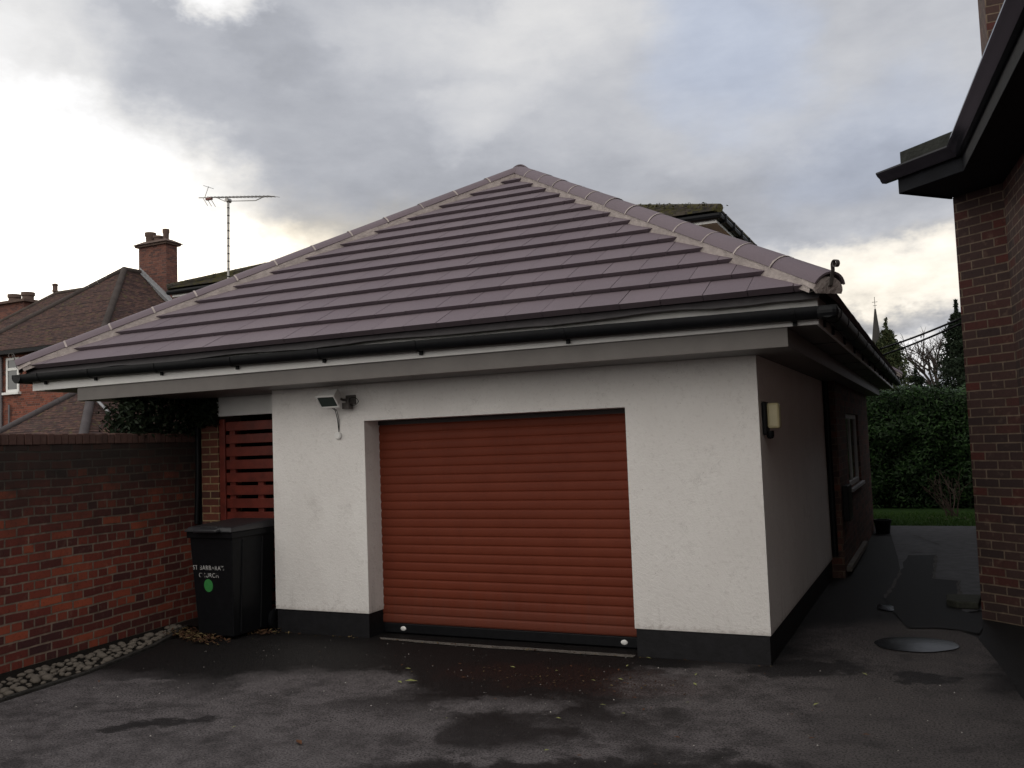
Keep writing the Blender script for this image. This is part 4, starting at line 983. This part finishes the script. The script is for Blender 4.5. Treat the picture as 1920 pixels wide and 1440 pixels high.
for k in range(3): mb.tube([q0 + Vector((.03 + .05 * k, .1 * (k - 1), -.03)), q0 + Vector((.20 + .05 * k, .1 * (k - 1), -.28))], .010, 5)
mb.tube([q0 + Vector((.15, -.2, .28)), q0 + Vector((.15, .2, .28))], .007, 5)
mb.build('reflector', M['steel'], bm_)
MB().box(-17.17, -16.97, 12.46, 12.54, 8.83, 8.89).build('dipole', simple('red_brown_plastic', (.16, .05, .04), .5), bm_)
mb = MB(); mb.tube([lft.lerp(rgt, .24), (-16.50, 12.5, 8.71), (-15.4, 12.5, 8.56), lft.lerp(rgt, .87)], .012, 6); mb.tube([(-16.37, 12.42, 8.71), (-16.37, 12.58, 8.71)], .06, 10); mb.build('support_arm', M['steel'], AE)

# ================================================================== NEIGHBOUR ON THE LEFT
NB = thing('neighbour_house', (-26, 18, 0), 'red brick house with steep clay tiled roof beyond the garden wall', 'house')
Pk = Vector((-26.19, 17.63, 8.70)); a = 3.85; ze = 5.475; yb = 19.6
nx0, nx1, ny0 = Pk.x - a, Pk.x + a - .6, Pk.y - a
mb = MB(); mb.box(nx0 + .4, nx1 - .4, ny0 + .4, yb, -.05, ze - .05); mb.box(-48, nx0 + .39, 20.6, 34, -.05, ze - .05)
mb.build('wall', M['red_brick'], NB)
Pb = Vector((Pk.x, yb, Pk.z)); F = [Vector((nx0, ny0, ze)), Vector((nx1, ny0, ze)), Vector((nx1, yb, ze)), Vector((nx0, yb, ze))]
mb = MB()
def courses(mb, a_, b_, c_, d_, n, t=.02): stepped(mb, Vector(a_), Vector(b_), Vector(c_), Vector(d_), n, t)
courses(mb, F[0], F[1], Pk, Pk - Vector((.001, 0, 0)), 45); courses(mb, F[1], F[2], Pb, Pk, 45); courses(mb, F[3], F[0], Pk, Pb, 45)
rn = mb.build('roof', M['clay'], NB)
def hipline(mb, A_, B_, n, r_=.10):
    for i in range(n): mb.tube([A_.lerp(B_, i / n), A_.lerp(B_, (i + .985) / n)], r_, 8)
mb = MB(); u_ = Vector((0, 0, .03)); hipline(mb, F[1] + u_, Pk + u_, 16, .12); hipline(mb, F[0] + u_, Pk + u_, 18, .10); hipline(mb, Pk + u_, Pk + Vector((0, 1.9, 0)) + u_, 6, .1)
mb.build('hip_tiles', simple('weathered_hip_tile', (.065, .055, .052), .95, .25, 2, spec=.1), rn, smooth=True, angle=50)
# rear wing with ridge, finial
wz = 9.95; wy = 24.2; Wr = [Vector((-38.4, wy, wz)), Vector((-32, wy, wz))]; wa = 3.9; wze = wz - 3.9 * .84
E_ = [Vector((-38.4 - wa, wy - wa, wze)), Vector((-32, wy - wa, wze)), Vector((-32, wy + wa, wze)), Vector((-38.4 - wa, wy + wa, wze))]
mb = MB(); courses(mb, E_[0], E_[1], Wr[1], Wr[0], 40); courses(mb, E_[3], E_[0], Wr[0], Wr[0] + Vector((0, .001, 0)), 40)
rw = mb.build('roof', M['clay'], NB)
mb = MB(); hipline(mb, E_[0], Wr[0], 18); hipline(mb, Wr[0] + u_, Wr[1] + u_, 30); mb.build('hip_tiles', simple('weathered_ridge_tile', (.075, .062, .055), .95, .25, 2, spec=.1), rw, smooth=True, angle=50)
MB().lathe([(.10, -.1), (.10, .1), (.16, .14), (.12, .2), (.12, .42), (.17, .46), (.10, .52), (.0001, .55)], Wr[0], 12).build('finial', M['terracotta'], rw, smooth=True, angle=50)
# chimneys
mb = MB(); mb.box(-26.28, -24.85, 18.4, 18.95, 6.0, 9.68); ch = mb.build('chimney', M['stack_brick'], NB)
mb = MB(); mb.box(-26.38, -24.75, 18.30, 19.05, 9.68, 9.76); mb.hexa([(-26.46, 18.22, 9.76), (-24.67, 18.22, 9.76), (-24.67, 19.13, 9.76), (-26.46, 19.13, 9.76)], [(-26.1, 18.5, 9.93), (-25.0, 18.5, 9.93), (-25.0, 18.85, 9.93), (-26.1, 18.85, 9.93)]); mb.build('chimney_cap', M['terracotta'], ch)
for x_, r_, h_ in ((-25.95, .21, .42), (-25.54, .19, .24), (-25.14, .13, .46)):
    MB().lathe([(r_ * .8, 0), (r_ * .85, h_ * .6), (r_, h_ * .7), (r_, h_), (r_ * .75, h_), (r_ * .7, h_ * .5)], (x_, 18.68, 9.87), 16).build('chimney_pot', M['terracotta'], ch, smooth=True, angle=40)
# lead flashing stepped down the chimney side
mb = MB()
for k in range(12):
    x_ = -26.2 + .135 * k; zz_ = 8.72 - (x_ + 26.19) * .84; mb.hexa([(x_, 18.37, zz_ - .16), (x_ + .137, 18.37, zz_ - .27), (x_ + .137, 18.40, zz_ - .27), (x_, 18.40, zz_ - .16)], [(x_, 18.37, zz_ + .20), (x_ + .137, 18.37, zz_ + .06), (x_ + .137, 18.40, zz_ + .06), (x_, 18.40, zz_ + .20)])
mb.hexa([(-26.2, 18.30, 8.73), (-24.5, 18.30, 7.31), (-24.5, 18.37, 7.31), (-26.2, 18.37, 8.73)], [(-26.2, 18.30, 8.76), (-24.5, 18.30, 7.34), (-24.5, 18.37, 7.34), (-26.2, 18.37, 8.76)])
mb.box(-24.62, -24.2, 18.3, 19.1, 7.2, 7.42); mb.build('flashing', M['lead'], ch)
mb = MB(); mb.box(-43.6, -40.45, 24.0, 25.2, 6, 9.75); c2 = mb.build('chimney', M['stack_brick'], NB)
mb = MB(); mb.box(-43.7, -40.2, 23.8, 25.4, 9.75, 9.88); mb.build('chimney_cap', M['terracotta'], c2)
for x_ in (-42.0, -40.95): MB().lathe([(.28, 0), (.28, .3), (.33, .33), (.33, .5), (.25, .5)], (x_, 24.6, 9.85), 14).build('chimney_pot', M['terracotta'], c2, smooth=True, angle=40)
# eaves and window
mb = MB(); mb.box(nx0, nx1, ny0 + .0, ny0 + .1, ze - .14, ze - .01); mb.box(nx0 + .1, nx1 - .05, ny0 + .1, ny0 + .42, ze - .12, ze - .06); mb.box(nx1 - .1, nx1, ny0 + .1, yb, ze - .14, ze - .01); mb.build('gutter', M['black'], NB)
wy_ = ny0 + .4
def nwin(x0, x1, z0, z1, yy_):
    mb = MB(); t = .09; y0_, y1_ = yy_ - .05, yy_ - .004
    mb.box(x0, x0 + t, y0_, y1_, z0, z1); mb.box(x1 - t, x1, y0_, y1_, z0, z1); mb.box(x0 + t, x1 - t, y0_, y1_, z0, z0 + t); mb.box(x0 + t, x1 - t, y0_, y1_, z1 - t, z1); zm = z0 + (z1 - z0) * .62
    mb.box(x0 + t, x1 - t, y0_ - .01, y1_, zm, zm + .10); wi = mb.build('window', M['white_paint'], NB, bevel=.008)
    MB().box(x0 + t, x1 - t, y1_ - .02, y1_ - .01, z0 + t, z1 - t).build('pane', M['glass'], wi)
    MB().box(x0 - .1, x1 + .08, yy_ - .14, yy_ - .004, z0 - .09, z0 - .004).build('sill', M['white_paint'], wi, bevel=.008)
nwin(-28.0, -27.34, 4.05, 5.25, wy_)
mb = MB(); mb.tube([(-28.22, wy_ - .07, 5.3), (-28.22, wy_ - .07, 1)], .05, 8); mb.tube([(-27.8, wy_ - .07, 3.62), (-27.8, wy_ - .07, 2.8)], .035, 8); mb.build('downpipe', simple('grey_downpipe', (.12, .11, .12), .5), NB, smooth=True, angle=50)
# low hipped porch roof in front
lp = [Vector((-24.5, 11.4, 1.9)), Vector((-21.0, 11.4, 1.9)), Vector((-21.0, 15.5, 1.9)), Vector((-24.5, 15.5, 1.9))]
mb = MB(); mb.box(-24.3, -18.9, 12.2, 16.5, -.05, 2.0); mb.box(-21.5, -18.3, 16.5, 18, -.05, 2)
pw = mb.build('porch_wall', M['red_brick'], NB)
mb = MB(); hA, hB, hC, hD = Vector((-25.2, 11.0, 2.05)), Vector((-19.6, 11.0, 2.05)), Vector((-22.4, 13.8, 4.2)), Vector((-22.4, 13.8, 4.2))
courses(mb, (-25.4, 10.6, 1.85), (-20.0, 10.6, 1.85), (-22.69, 13.3, 3.95), (-22.7, 13.3, 3.95), 26); courses(mb, (-20.0, 10.6, 1.85), (-20.0, 16, 1.85), (-22.7, 16, 3.95), (-22.7, 13.3, 3.95), 26)
pr_ = mb.build('porch_roof', M['clay'], NB)
mb = MB(); hipline(mb, Vector((-20.0, 10.6, 1.9)), Vector((-22.7, 13.3, 4.0)), 12, .13); hipline(mb, Vector((-25.4, 10.6, 1.9)), Vector((-22.7, 13.3, 4.0)), 12, .1); mb.build('hip_tiles', simple('grey_hip_tile', (.065, .056, .060), .9, .2, 3), pr_, smooth=True, angle=50)
mb = MB(); mb.tube([(-27.8, 14.0, 2.74), (-26.55, 14.0, 2.93)], .04, 8); mb.build('waste_pipe', M['white_paint'], NB)
mb = MB(); mb.box(-22.0, -18.2, 16.3, 16.5, 1.9, 2.9); mb.tube([(-21.9, 12.6, 3.55), (-21.15, 12.6, 2.95)], .045, 6); mb.build('porch_flashing', M['lead'], pr_)
